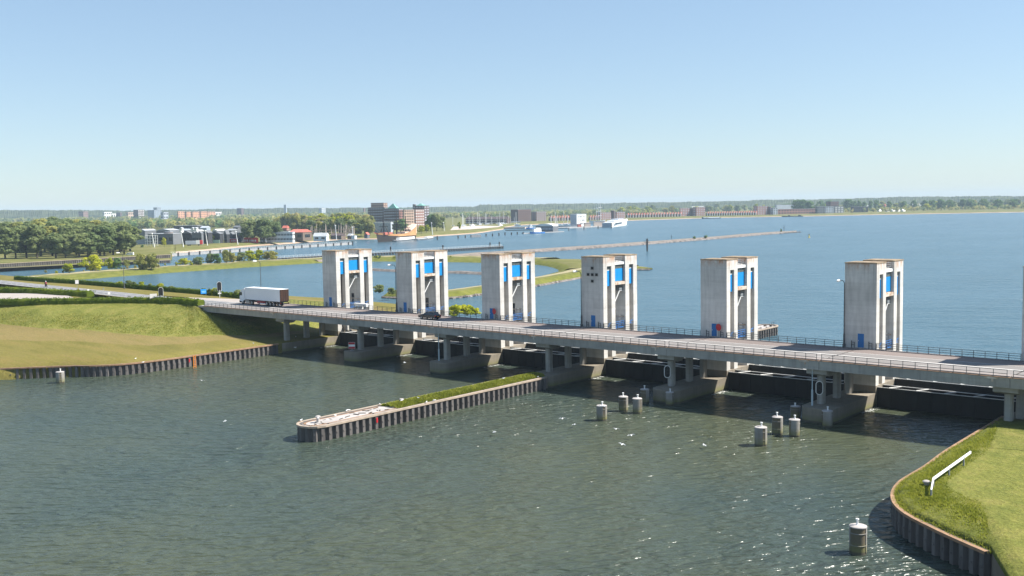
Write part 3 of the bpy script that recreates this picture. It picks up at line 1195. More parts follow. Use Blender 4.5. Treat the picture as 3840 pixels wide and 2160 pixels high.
def pile_mesh(step, z0, z1):
    key = (round(step, 2), z0, z1)
    if key not in _pile:
        s = step / 1.15
        m = MB()
        poly = [(0, .62), (0, .40), (.42 * s, .40), (.55 * s, 0), (.98 * s, 0), (1.13 * s, .40), (1.15 * s, .40), (1.15 * s, .62)]
        poly = [(a, b) for a, b in poly]
        n_ = len(poly)
        vs = [(a, b, z0) for a, b in poly] + [(a, b, z1) for a, b in poly]
        m.add(vs, [((i + 1) % n_, i, n_ + i, n_ + (i + 1) % n_) for i in range(n_)] + [tuple(range(n_, 2 * n_))])
        # anchor plate
        m.box(.72 * s - .1, .72 * s + .12, -.06, 0, z1 * .42 - .08, z1 * .42 + .08)
        _pile[key] = m.mesh('sheet_pile', 'pile')
    return _pile[key]


def pile_wall(path, ztop, label, step=1.15, limit=300, cap=(.2, .2), capmat='cap', zbot=-3, group='sheet pile walls at the water', thingobj=None):
    """path runs so that the water lies on its right"""
    pts = resample([(p[0], p[1], 0) for p in path], step)
    t = thingobj or thing('sheet_pile_wall', label, 'sheet pile wall', (pts[0].x, pts[0].y, 0), 0, group)
    o = Vector((t.location.x, t.location.y, 0))
    me = pile_mesh(step, zbot, ztop)
    for a, b in zip(pts[:limit], pts[1:limit + 1]):
        put('sheet_pile', me, t, a - o, math.atan2(b.y - a.y, b.x - a.x))
    if cap:
        m = MB()
        Np = side_normals(pts)
        rows_ = []
        for off, z in ((-.10, ztop - .22), (-.10, ztop + .04), (cap[0] + .1, ztop + .04), (cap[0] + .1, ztop - .22)):
            rows_.append([(p.x + n_.x * off - o.x, p.y + n_.y * off - o.y, z) for p, n_ in zip(pts, Np)])
        for k in range(3):
            for i in range(len(pts) - 1):
                m.add([rows_[k][i], rows_[k][i + 1], rows_[k + 1][i + 1], rows_[k + 1][i]], [(0, 1, 2, 3)])
        m.build('capping_beam', capmat, t)
    return t


left_path = smooth_path([Vector((a, b, 0)) for a, b in [(-48, -121), (-25.5, -80.5), (-9.2, -59.2), (-4.7, -55.4), (-1.2, -50.5), (.1, -43), (.12, -32), (.12, -15.6)]], 5)
left_wall = pile_wall(left_path, 2.12, 'dark sheet pile wall curving along the grassy bank at the left', capmat='rustcap')


def ladder(x, y, z0, z1, rz, label, mat='orange'):
    t = thing('ladder', label, 'ladder', (x, y, 0), rz)
    for sx in (-.24, .24):
        m = MB()
        m.box(sx - .05, sx + .05, -.05, .03, z0, z1)
        m.build('rail', mat, t)
    z = z0 + .3
    while z < z1 - .1:
        m = MB()
        m.box(-.2, .2, -.04, .02, z, z + .07)
        m.build('rung', mat, t)
        z += .33


lp = at(729, 1380, 0)
ladder(lp.x + .15, lp.y, .0, 2.5, R(90), 'orange ladder on the left sheet pile wall')
mk = at(707, 1352, 1.2)
m = MB()
m.box(-.14, .14, -.03, .0, -.4, .4)
o = m.build('red_mark', 'red', loc=(.2, mk.y, 1.2), rz=R(90))
tag(o, 'small red painted mark on the left sheet pile wall', 'mark')

# --- long guide wall with a whitened head and weeds
GX0, GX1, GY0 = 2 + 3 * S - W - 2.0, 3 * S + .1, -64.6
hp = []
rad = (GX1 - GX0) / 2
cx = (GX0 + GX1) / 2
path = [(GX0, -15.5)] + [(GX0, y) for y in (-25, -40, GY0 + rad)]
for i in range(1, 12):
    a = math.pi + math.pi * i / 12
    path.append((cx + rad * math.cos(a), GY0 + rad + rad * math.sin(a)))
path += [(GX1, y) for y in (GY0 + rad, -40, -25, -15.4)]
gw = thing('guide_wall', 'long sheet pile guide wall with a white head and a weedy back, in the middle of the water', 'guide wall', (cx, GY0, 0))
pile_wall(path, 2.05, '', thingobj=gw)
off = Vector((cx, GY0, 0))


def inner(d, y_from=None):
    pts = [(GX0 + d, -15.55)]
    for i in range(0, 13):
        a = math.pi + math.pi * i / 12
        pts.append((cx + (rad - d) * math.cos(a), GY0 + rad + (rad - d) * math.sin(a)))
    pts.append((GX1 - d, -15.55))
    return pts


m = MB()
m.prism([(a - off.x, b - off.y) for a, b in inner(.45)][0:], -2, 1.72)
m.build('fill', 'causeway', gw)
head = [(a, b) for a, b in inner(.75) if b < -47] + [(GX1 - .75, -47.2), (GX0 + .75, -49.5)]
m = MB()
m.prism([(a - off.x, b - off.y) for a, b in head], 1.72, 2.0)
m.build('head_slab', 'slab', gw)
# rim line and litter on the slab
m = MB()
for (a, b), (c, d) in zip(inner(1.0)[2:-1], inner(1.0)[3:-1]):
    m.box(min(a, c) - off.x - .02, max(a, c) - off.x + .02, min(b, d) - off.y - .02, max(b, d) - off.y + .02, 2.0, 2.06)
m.box(GX1 - 1.02 - off.x, GX1 - .96 - off.x, 2.0, 16.5, 2.0, 2.08)
m.box(GX0 + .96 - off.x, GX0 + 1.02 - off.x, 2.0, 14.8, 2.0, 2.08)
m.build('rim_rail', 'rustcap', gw)
m = MB()
for _ in range(22):
    x, y = random.uniform(GX0 + 1.1, GX1 - 1.1), random.uniform(GY0 + 1.6, -48.6)
    a = random.uniform(0, 3.1)
    l, w_, hh = random.uniform(.08, .55), random.uniform(.04, .11), random.uniform(.03, .1)
    d, e = Vector((math.cos(a), math.sin(a), 0)) * l, Vector((-math.sin(a), math.cos(a), 0)) * w_
    c = Vector((x - off.x, y - off.y, 2.0))
    up = Vector((0, 0, hh))
    vs = [c - d - e, c + d - e, c + d + e, c - d + e]
    m.add(vs + [v + up for v in vs], [(4, 5, 6, 7), (0, 1, 5, 4), (1, 2, 6, 5), (2, 3, 7, 6), (3, 0, 4, 7)])
o = m.build('driftwood', 'bark', gw)
o['kind'] = 'stuff'
tip = (cx - rad * .95, GY0 + rad * .72)
ladder(tip[0] - .1, tip[1] - .1, -.1, 2.1, R(-62), 'yellow ladder on the rounded head of the guide wall')
mk = at(1437, 1581, 1.2)
m = MB()
m.box(-.14, .14, -.03, 0, -.35, .35)
o = m.build('red_mark', 'red', loc=(GX1 + .06, mk.y, 1.25), rz=R(90))
tag(o, 'small red painted mark on the side of the guide wall', 'mark')


def bollard(x, y, z, label):
    m = MB()
    m.lathe((0, 0, 0), [(.36, 0), (.22, .12), (.2, .62), (.34, .72), (.36, .86), (.22, .94)], 12)
    o = m.build('bollard', 'slab', loc=(x, y, z))
    tag(o, label, 'bollard', 'mooring bollards')


q = at(1193, 1585, 2.0)
bollard(min(max(q.x, GX0 + 1.2), GX1 - 1.2), q.y, 2.0, 'bollard at the rounded end of the white slab')
q = at(1506, 1512, 2.0)
bollard(min(max(q.x, GX0 + 1.2), GX1 - 1.2), q.y, 1.75, 'bollard where the white slab meets the weeds')


def tufts(mb_, pts_fn, n, h0, h1, wid, blades=3):
    for _ in range(n):
        x, y, z = pts_fn()
        for _b in range(blades):
            a = random.uniform(0, 6.283)
            h = random.uniform(h0, h1)
            le = random.uniform(.1, .5) * h
            d = Vector((math.cos(a), math.sin(a), 0))
            e = Vector((-d.y, d.x, 0)) * wid * random.uniform(.6, 1.3)
            c = Vector((x, y, z)) + d * random.uniform(0, .2)
            mb_.add([c - e, c + e, c + e * .5 + d * le + Vector((0, 0, h)), c - e * .5 + d * le * 1.1 + Vector((0, 0, h))], [(0, 1, 2, 3)])


m = MB()
hump = []
for i in range(26):
    y = -48.6 + i * (33.0 / 25)
    row = []
    for j in range(8):
        x = GX0 + .6 + (GX1 - GX0 - 1.2) * j / 7
        zz = 1.7 + (.5 + .35 * random.random()) * math.sin(math.pi * j / 7) ** .6 * min(1, i / 3 + .1)
        row.append((x - off.x, y - off.y, zz))
    hump.append(row)
for i in range(25):
    for j in range(7):
        m.add([hump[i][j], hump[i][j + 1], hump[i + 1][j + 1], hump[i + 1][j]], [(0, 1, 2, 3)])
m.build('weed_bank', 'grass_lush', gw, smooth=True)


def jf():
    y = random.uniform(-49, -15.8)
    j = random.random()
    x = GX0 + .55 + (GX1 - GX0 - 1.1) * j
    return x - off.x, y - off.y, 1.7 + .5 * math.sin(math.pi * j) ** .6


m = MB()
tufts(m, jf, 5200, .15, .42, .07)
o = m.build('weeds', 'grass_blade', gw)
o['kind'] = 'stuff'

# --- headland at the lower right
hl_px = [(3760, 1560), (3660, 1620), (3590, 1662), (3530, 1700), (3470, 1745), (3420, 1775), (3375, 1803), (3350, 1832), (3343, 1858), (3352, 1888), (3385, 1920), (3440, 1952), (3560, 2010), (3720, 2080)]
hl = [at(a, b, 2.3) for a, b in hl_px]
hl = smooth_path(hl, 4)
ext = [Vector((178, -112, 2.3)), Vector((200, -118, 2.3)), Vector((240, -60, 2.3)), Vector((205, -5, 2.3)), Vector((178, 4, 2.3))]
mb = MB()
ring = hl + [Vector(p) for p in ext]
ctr = Vector((0, 0, 0))
for p in ring:
    ctr += p
ctr /= len(ring)
IN = .55 / (Vector((ring[30].x, ring[30].y, 0)) - Vector((ctr.x, ctr.y, 0))).length
rows = [[(p.x + (ctr.x - p.x) * IN, p.y + (ctr.y - p.y) * IN, zz) for p in ring] for zz in (-3, 2.15)]
for t_, zz in ((.05, 2.35), (.12, 2.6), (.3, 2.9), (.6, 3.1)):
    rows.append([(p.x + (ctr.x - p.x) * t_, p.y + (ctr.y - p.y) * t_, zz + random.uniform(-.06, .06)) for p in ring])
loft('headland', rows, ['causeway', 'grass_slope', 'grass_lush'], [0, 2, 2, 2, 1], closed=True, **STRUCT)
mb = MB()
cap_ = [Vector((p[0], p[1], 0)) for p in rows[-1]]
mb.add([(p.x, p.y, 3.09) for p in cap_], [tuple(t_) for t_ in tessellate_polygon([cap_])])
mb.build('headland_top', 'grass_slope', **STRUCT)
pile_wall([(p.x, p.y) for p in hl], 2.3, 'curved sheet pile wall round the grassy headland at the lower right', cap=(.2, .2), capmat='rustcap')


def hf():
    i = random.randrange(len(hl) - 1)
    p = hl[i].lerp(hl[i + 1], random.random())
    t_ = random.random() ** 1.2 * .6
    q_ = p.lerp(Vector((ctr.x, ctr.y, 2.3)), .03 + t_)
    return q_.x, q_.y, 2.15 + min(1, t_ / .3) * .75


m = MB()
tufts(m, hf, 14000, .10, .28, .045)
m.build('headland_grass', 'grass_blade', kind='stuff')
q = at(3474, 1828, 2.85)
bollard(q.x, q.y, 2.6, 'bollard on the grassy headland at the lower right')
t = thing('safety_fence', 'white board fence on the headland at the lower right', 'fence', (0, 0, 0))
a, b, c = at(3492, 1845, 3.4), at(3500, 1800, 3.7), at(3640, 1700, 3.9)
for p, q_, nm in ((a, b, 'board'), (b, c, 'board')):
    m = MB()
    d = (q_ - p)
    nn_ = Vector((-d.y, d.x, 0)).normalized() * .06
    up = Vector((0, 0, .24))
    vs = [p - nn_, q_ - nn_, q_ + nn_, p + nn_]
    m.add([v for v in vs] + [v + up for v in vs], [(0, 3, 2, 1), (4, 5, 6, 7), (0, 1, 5, 4), (1, 2, 6, 5), (2, 3, 7, 6), (3, 0, 4, 7)])
    m.build(nm, 'white', t)
for p in (a, b, b.lerp(c, .4), b.lerp(c, .8)):
    m = MB()
    m.box(p.x - .07, p.x + .07, p.y - .07, p.y + .07, 2.5, p.z + .22)
    m.build('post', 'greysteel', t)
# the tail guide wall of the same pier, seen past the fifth tower
t = thing('guide_wall', 'rounded end of a sheet pile guide wall with a rail on top, right of the fifth tower', 'guide wall', (cx, 20, 0))
YT = 69.5
pth = [(GX1, 19.5), (GX1, 40), (GX1, YT - rad)] + [(cx + rad * math.cos(math.pi * i / 12), YT - rad + rad * math.sin(math.pi * i / 12)) for i in range(1, 12)] + [(GX0, YT - rad), (GX0, 40), (GX0, 19.5)]
pile_wall(pth, 2.05, '', thingobj=t)
m = MB()
m.prism([(cx + (rad - .5) * math.cos(math.pi * i / 12) - cx, YT - rad + (rad - .5) * math.sin(math.pi * i / 12) - 20) for i in range(13)] + [(GX0 + .5 - cx, -1), (GX1 - .5 - cx, -1)], -2, 1.9)
m.build('top_slab', 'slab', t)
m = MB()
for y in (46, 47.2):
    m.tube((1.6, y, 1.9), (1.6, y, 3.0), .04, 6)
for z in (2.5, 3.0):
    m.tube((1.6, 46, z), (1.6, 47.2, z), .04, 6)
m.build('railing', 'railsteel', t)
m = MB()
for _ in range(40):
    x, y = random.uniform(-1.8, 1.8), random.uniform(28, 48)
    m.box(x, x + random.uniform(.1, .5), y, y + random.uniform(.1, .7), 1.9, 1.9 + random.uniform(.05, .25))
o = m.build('driftwood', 'bark', t)
o['kind'] = 'stuff'

# ------------------------------------------------------------------ mooring dolphins
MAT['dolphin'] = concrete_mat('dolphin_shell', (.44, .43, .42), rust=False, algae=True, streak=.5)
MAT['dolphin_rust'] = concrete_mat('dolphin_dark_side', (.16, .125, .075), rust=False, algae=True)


def dolphin_tree(r, h, lamp=True):
    t = thing('mooring_dolphin', '', 'mooring dolphin', (0, 0, 0), 0, 'cylindrical mooring dolphins')
    m = MB()
    m.lathe((0, 0, -3), [(r * .97, 0), (r * .97, h + 3), (r * .97, h + 3)], 28)
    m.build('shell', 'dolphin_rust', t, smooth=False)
    for i in range(2):
        m = MB()
        a0 = R(205) + i * R(130)
        n_ = 9
        vs = []
        for z in (-.2 + .35, h - .02):
            for k in range(n_ + 1):
                a = a0 + R(105) * k / n_
                vs.append((r * 1.035 * math.cos(a), r * 1.035 * math.sin(a), z))
            for k in range(n_, -1, -1):
                a = a0 + R(105) * k / n_
                vs.append((r * .96 * math.cos(a), r * .96 * math.sin(a), z))
        L = 2 * (n_ + 1)
        fs = [(k, (k + 1) % L, L + (k + 1) % L, L + k) for k in range(L)] + [tuple(reversed(range(L))), tuple(range(L, 2 * L))]
        m.add(vs, fs)
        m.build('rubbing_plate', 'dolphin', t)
    for z in (h * .33, h * .78):
        m = MB()
        m.lathe((0, 0, z), [(r * 1.045, 0), (r * 1.06, .03), (r * 1.045, .06)], 28)
        m.build('band', 'dolphin', t)
    m = MB()
    m.lathe((0, 0, h), [(r * 1.05, 0), (r * 1.05, .08), (r * .9, .13), (r * .3, .16)], 28)
    m.build('cap', 'slab', t)
    m = MB()
    m.lathe((.1, .05, h + .12), [(.2, 0), (.14, .1), (.12, .42), (.22, .5), (.2, .6)], 10)
    m.build('bollard', 'white', t)
    return t


DL = [(227, 1438, 1397, 30, 'white dolphin alone beside the left sheet pile wall'), (2257, 1580, 1525, 39, 'leftmost dolphin of the group near the guide wall'), (2338, 1545, 1491, 35, 'dark sided dolphin between two pale ones near the guide wall'),
      (2390, 1552, 1498, 36, 'pale dolphin just right of the dark sided one near the guide wall'), (2418, 1514, 1463, 33, 'shaded dolphin behind the group near the guide wall'), (2512, 1522, 1474, 32, 'dolphin standing before the pier with the left oval board'),
      (2853, 1675, 1607, 46, 'front dolphin of the right group of three'), (2915, 1632, 1568, 40, 'brown sided dolphin in the right group'), (2979, 1640, 1578, 41, 'pale dolphin at the right of the right group'),
      (2983, 1572, 1527, 37, 'shaded dolphin behind the right group'), (3102, 1604, 1545, 40, 'grey dolphin standing before the pier with the mast and oval board'), (3217, 2084, 1982, 64, 'nearest dolphin, alone at the lower right')]
MAT['dolphin_rust'].name = 'dolphin_dark_side'
d0 = None
for i, (px, yb, yt, w_, lb) in enumerate(DL):
    p = at(px, yb, 0)
    k = mpp(p)
    r_ = w_ * k / 2 * .97
    p = p + (Vector((p.x - CAM.x, p.y - CAM.y, 0)).normalized()) * r_
    h_ = (yb - yt) * k * 1.0
    if d0 is None:
        d0 = dolphin_tree(1.0, 2.4)
        o = d0
        o['label'] = lb
    else:
        o = copy_tree(d0, None, label=lb)
    o.location = (p.x, p.y, 0)
    o.scale = (r_, r_, h_ / 2.4)
    o.rotation_euler = (0, 0, [0.3, .2, 2.3, .6, 2.0, .5, .1, 2.2, .9, 2.4, .7, 2.6][i])

# ------------------------------------------------------------------ gulls
MAT['gull'] = M('gull_white_plumage', (.78, .78, .77), .8, .05, 6)
MAT['gull_grey'] = M('gull_grey_back', (.42, .44, .46), .8, .05, 6)


def gull_body(flying):
    m = MB()
    prof = [(-.30, .01, .0), (-.22, .05, .0), (-.10, .10, .0), (.05, .115, -.01), (.16, .085, .02), (.22, .06, .06), (.27, .058, .085), (.31, .04, .085), (.36, .012, .075)]
    n_ = 8
    vs = []
    for x, r, z in prof:
        for i in range(n_):
            a = 2 * math.pi * i / n_
            vs.append((x, r * math.cos(a), z + r * .9 * math.sin(a) + (0 if flying else .22)))
    fs = []
    for k in range(len(prof) - 1):
        for i in range(n_):
            fs.append((k * n_ + i, k * n_ + (i + 1) % n_, (k + 1) * n_ + (i + 1) % n_, (k + 1) * n_ + i))
    m.add(vs, fs)
    if flying:
        for s_ in (-1, 1):
            w_ = [(.14, .06 * s_, .04), (.15, .36 * s_, .17), (-.02, .66 * s_, .09), (-.10, .62 * s_, .085), (-.04, .34 * s_, .15), (-.09, .06 * s_, .03)]
            m.add(w_ + [(a, b, c - .02) for a, b, c in w_], [tuple(range(6)), tuple(reversed(range(6, 12)))] + [(i, (i + 1) % 6, 6 + (i + 1) % 6, 6 + i) for i in range(6)], 1)
    else:
        m.add([(.12, .1, .24), (.0, .125, .27), (-.34, .03, .23), (-.1, .10, .18), (.12, -.1, .24), (.0, -.125, .27), (-.34, -.03, .23), (-.1, -.10, .18), (.02, 0, .345)],
              [(0, 1, 2, 3), (4, 7, 6, 5), (0, 8, 1), (1, 8, 2), (4, 5, 8), (5, 6, 8)], 1)
        for s_ in (-.04, .04):
            m.tube((.02, s_, 0), (.02, s_, .16), .012, 5, 2)
    return m.mesh('gull', ['gull', 'gull_grey', 'orange'], True)


GF, GS = gull_body(True), gull_body(False)
fly = [(757, 1427, 1.2, 'gull gliding over the water before the left sheet pile wall'), (1107, 1303, 2.0, 'gull flying past the end of the left wall'), (1517, 1360, 2.0, 'gull flying before the pier left of the guide wall'),
       (843, 1580, .6, 'gull low over the water left of the guide wall'), (2311, 1609, .5, 'gull just below the leftmost dolphin of the middle group'), (2367, 1633, .5, 'gull skimming the water, lower right of the leftmost middle dolphin'),
       (2333, 1667, .5, 'lowest gull in the water group under the middle dolphins'), (2109, 1570, .5, 'gull low over the water left of the middle dolphins'), (2152, 1593, .4, 'gull on the wing left of and below the middle dolphins'),
       (1853, 1621, .5, 'gull over the water right of the white slab'), (2642, 1670, .4, 'small gull over the ripples between the dolphin groups')]
for i, (a, b, z, lb) in enumerate(fly):
    p = at(a, b, z)
    o = put('gull', GF, None, p, (random.uniform(-.3, .3), random.uniform(-.1, .1), random.uniform(0, 6.28)), .8)
    tag(o, lb, 'gull', 'gulls on the wing')
stand = [(508, 1344, 2.1, 'gull standing on the mown bank near the wall edge'), (951, 1287, 2.3, 'gull standing on the bank close to the bridge shadow'), (536, 1358, 2.1, 'gull on the wall edge below the mown bank'),
         (1129, 1576, 2.1, 'gull at the tip of the guide wall'), (1258, 1558, 2.1, 'gull on the far rim of the white slab nearest the head'), (1300, 1540, 2.1, 'left gull of a pair on the far rim of the slab'),
         (1309, 1538, 2.1, 'right gull of a pair on the far rim of the slab'), (1424, 1515, 2.1, 'gull on the far rim of the slab nearest the weeds'), (1506, 1502, 2.75, 'gull perched on the bollard by the weeds'),
         (1528, 1513, 2.0, 'gull on the bare ground beside the weeds'), (1543, 1509, 2.0, 'gull at the first weeds behind the slab'), (1600, 1508, 2.1, 'gull among weeds on the near edge of the guide wall'),
         (1193, 1569, 2.9, 'gull perched on the bollard at the slab end'), (1638, 1503, 2.1, 'gull on the cap of the guide wall halfway along'), (1570, 1493, 2.3, 'gull deep in the weeds of the guide wall'), (2017, 1413, 2.1, 'gull on the wall cap close to the middle pier'),
         (1887, 1419, 2.5, 'gull in the weeds near the bridge'), (1109, 1261, 2.1, 'gull on the left pier plinth'), (2256, 1524, 2.9, 'gull on top of the leftmost middle dolphin'), (2264, 1525, 2.85, 'second gull on top of the leftmost middle dolphin')]
for i, (a, b, z, lb) in enumerate(stand):
    p = at(a, b + 4, z)
    if 69 < p.x < GX1 + 3 and p.y < -16:
        p.x = min(max(p.x, GX0 + .1), GX1 + .1)
    o = put('gull', GS, None, p, random.uniform(0, 6.28), .85)
    tag(o, lb, 'gull', 'standing gulls')


# ------------------------------------------------------------------ vehicles
MAT['truckwhite'] = M('truck_white_panel', (.74, .76, .78), .35, .02, 1, spec=.5)
MAT['brown'] = M('dark_brown_doors', (.055, .028, .018), .5, .15, 1)
MAT['carblack'] = M('black_car_paint', (.012, .013, .015), .2, .1, 1, spec=.7)
MAT['chassis'] = M('dark_chassis', (.03, .032, .034), .6, .2, 2)
MAT['darkred'] = M('dark_red_box', (.30, .02, .03), .45, .1, 1)
MAT['redlens'] = M('red_lens', (.5, .01, .01), .2, .1, 1)
MAT['amber'] = M('amber_lens', (.7, .25, .02), .2, .1, 1)
MAT['rim'] = M('wheel_rim', (.35, .36, .37), .35, .1, 2, metal=.6)


def wheel(parent, x, y, r, w, side):
    m = MB()
    m.lathe((0, 0, -w / 2), [(r * .9, 0), (r, w * .12), (r, w * .88), (r * .9, w)], 20)
    o = m.build('wheel', 'black', parent, True, loc=(x, y, r), rz=(R(90), 0, 0))
    k = MB()
    k.lathe((0, 0, -w * .52), [(r * .58, 0), (r * .6, w * .02), (r * .3, w * .5), (r * .58, w * 1.02), (r * .6, w * 1.04)], 16)
    k.build('rim', 'rim', o)


truck = thing('truck', 'white articulated truck with a long plain trailer and dark brown rear doors', 'truck', (-12.4, -5.05, ZD - .008), 0)
# local: -x is forward, near side is -y
m = MB()
m.box(-13.35, 0, -1.28, 1.28, 1.18, 3.98)
o = m.build('trailer_body', 'truckwhite', truck)
bv = o.modifiers.new('bevel', 'BEVEL')
bv.width, bv.segments = .05, 2
m = MB()
m.box(.0, .05, -1.22, -.01, 1.22, 3.93)
m.build('rear_door', 'brown', truck)
m = MB()
m.box(.0, .05, .01, 1.22, 1.22, 3.93)
m.build('rear_door', 'brown', truck)
m = MB()
for q in (-1.0, -.3, .3, 1.0):
    m.tube((.08, q, 1.25), (.08, q, 3.9), .022, 5)
m.build('lock_bar', 'chassis', truck)
m = MB()
m.box(-13.2, -.05, -1.0, 1.0, 1.0, 1.18)
m.box(-13.3, -.02, -1.24, -1.2, 1.04, 1.19)
m.box(-.35, -.02, -1.2, 1.2, .55, .72)
m.build('trailer_frame', 'chassis', truck)
m = MB()
m.box(-8.7, -5.7, -1.24, -.5, .48, 1.05)
m.build('pallet_box', 'darkred', truck)
m = MB()
m.box(-7.6, -5.6, -1.3, -1.24, .40, .58)
m.build('side_guard', 'white', truck)
for y in (-1.05, 1.05):
    m = MB()
    m.box(-.02, .04, y - .16, y + .16, .74, .9)
    m.build('tail_light', 'redlens', truck)
m = MB()
m.box(-.5, -.1, -1.25, -1.1, .42, .6)
m.build('mud_flap', 'white', truck)
for x in (-2.4, -3.71, -5.02):
    for y in (-1.05, 1.05):
        wheel(truck, x, y, .51, .38, y)
# tractor
m = MB()
prof = [(-15.62, .75), (-15.66, 1.6), (-15.52, 2.1), (-15.28, 2.95), (-14.95, 3.42), (-14.2, 3.72), (-13.62, 3.78), (-13.62, .98), (-14.05, .98), (-14.2, .62), (-15.0, .62), (-15.1, .55)]
n_ = len(prof)
m.add([(a, -1.22, b) for a, b in prof] + [(a, 1.22, b) for a, b in prof], [(i, (i + 1) % n_, n_ + (i + 1) % n_, n_ + i) for i in range(n_)] + [tuple(range(n_))[::-1], tuple(range(n_, 2 * n_))])
o = m.build('cab', 'truckwhite', truck)
bv = o.modifiers.new('bevel', 'BEVEL')
bv.width, bv.segments = .06, 2
for s_ in (-1, 1):
    m = MB()
    win = [(-15.42, 2.12), (-14.62, 2.05), (-14.62, 2.72), (-14.8, 2.92), (-15.2, 2.86)]
    plate(win, 1.20 * s_, 1.235 * s_, 0, m)
    m.build('side_window', 'darkglass', truck)
    m = MB()
    m.box(-15.55, -15.4, 1.26 * s_ - .1, 1.26 * s_ + .1, 1.95, 2.75)
    m.build('mirror', 'chassis', truck)
m = MB()
m.add([(-15.57, -1.1, 2.02), (-15.57, 1.1, 2.02), (-15.30, 1.05, 2.9), (-15.30, -1.05, 2.9)], [(0, 1, 2, 3)])
m.build('windscreen', 'darkglass', truck)
m = MB()
m.box(-15.72, -15.5, -1.23, 1.23, .32, .85)
m.box(-13.6, -9.2, -.5, .5, .6, .98)
m.build('bumper_frame', 'chassis', truck)
m = MB()
m.box(-13.3, -11.9, -1.2, -.5, .38, .95)
m.build('fuel_tank', 'rim', truck)
for x in (-14.5, -10.85):
    for y in (-1.02, 1.02):
        wheel(truck, x, y, .51, .36, y)

car = thing('estate_car', 'black estate car driving left on the bridge before the second tower', 'car', (34.9, -5.75, ZD - .008), 0)
m = MB()
# side profile swept across the width, narrower at the glasshouse
low = [(-2.28, .32), (-2.34, .55), (-2.25, .74), (-1.2, .93), (1.95, .95), (2.3, .92), (2.36, .55), (2.28, .30)]
m.add([(a, -.88, b) for a, b in low] + [(a, .88, b) for a, b in low], [(i, (i + 1) % 8, 8 + (i + 1) % 8, 8 + i) for i in range(8)] + [tuple(range(8))[::-1], tuple(range(8, 16))])
o = m.build('body', 'carblack', car)
bv = o.modifiers.new('bevel', 'BEVEL')
bv.width, bv.segments = .07, 3
m = MB()
g0 = [(-1.22, -.80, .92), (-.45, -.66, 1.40), (1.65, -.64, 1.40), (2.22, -.74, .94)]
g1_ = [(a, -b, c) for a, b, c in g0]
m.add(g0 + g1_, [(0, 1, 5, 4), (1, 2, 6, 5), (2, 3, 7, 6), (0, 3, 2, 1), (4, 5, 6, 7)])
m.build('windows', 'darkglass', car)
m = MB()
m.add([(-.5, -.66, 1.40), (1.72, -.64, 1.41), (1.72, .64, 1.41), (-.5, .66, 1.40), (-.4, -.6, 1.46), (1.6, -.58, 1.47), (1.6, .58, 1.47), (-.4, .6, 1.46)],
      [(4, 5, 6, 7), (0, 1, 5, 4), (1, 2, 6, 5), (2, 3, 7, 6), (3, 0, 4, 7)])
m.build('roof', 'carblack', car)
m = MB()
for y in (-.6, .6):
    m.tube((-.3, y, 1.5), (1.5, y, 1.5), .02, 5)
m.build('roof_rail', 'rim', car)
for y in (-.74, .74):
    m = MB()
    m.box(2.30, 2.37, y - .13, y + .13, .72, .92)
    m.build('tail_light', 'redlens', car)
    m = MB()
    m.box(-2.36, -2.26, y - .15, y + .15, .58, .70)
    m.build('headlight', 'glass', car)
m = MB()
m.box(2.36, 2.385, -.26, .26, .58, .69)
m.build('number_plate', 'amber', car)
for x in (-1.4, 1.38):
    for y in (-.8, .8):
        wheel(car, x, y, .33, .22, y)

# motorcycle with its rider at the left
mp_ = at(173, 1076.5, 8.34)
bike = thing('motorcycle', 'dark motorcycle ridden along the dike road at the far left', 'motorcycle', mp_, R(172))
for x in (-.75, .75):
    m = MB()
    m.lathe((0, 0, -.06), [(.26, 0), (.31, .02), (.31, .10), (.26, .12)], 14)
    m.build('wheel', 'black', bike, loc=(x, 0, .31), rz=(R(90), 0, 0))
m = MB()
m.add([(-.9, -.1, .55), (-.3, -.14, .35), (.45, -.14, .35), (.95, -.1, .75), (.55, -.16, 1.0), (-.1, -.14, .82), (-.9, -.1, .85)] + [(-.9, .1, .55), (-.3, .14, .35), (.45, .14, .35), (.95, .1, .75), (.55, .16, 1.0), (-.1, .14, .82), (-.9, .1, .85)],
      [(i, (i + 1) % 7, 7 + (i + 1) % 7, 7 + i) for i in range(7)] + [tuple(range(7))[::-1], tuple(range(7, 14))])
m.build('body', 'chassis', bike)
m = MB()
m.tube((.5, -.38, 1.08), (.5, .38, 1.08), .03, 6)
m.box(.62, .75, -.2, .2, .95, 1.3)
m.build('handlebar', 'chassis', bike)


def skin_figure(name, verts, edges, mat, loc, rz, label, mats=None):
    me = bpy.data.meshes.new(name)
    me.from_pydata([v[:3] for v in verts], edges, [])
    me.materials.append(MAT[mat])
    o = put(name, me, None, loc, rz)
    sk = o.modifiers.new('skin', 'SKIN')
    sk.use_smooth_shade = True
    for i, v in enumerate(verts):
        me.skin_vertices[0].data[i].radius = (v[3], v[3])
        me.skin_vertices[0].data[i].use_root = (i == 0)
    sd = o.modifiers.new('sub', 'SUBSURF')
    sd.levels = sd.render_levels = 1
    tag(o, label, 'person')
    return o


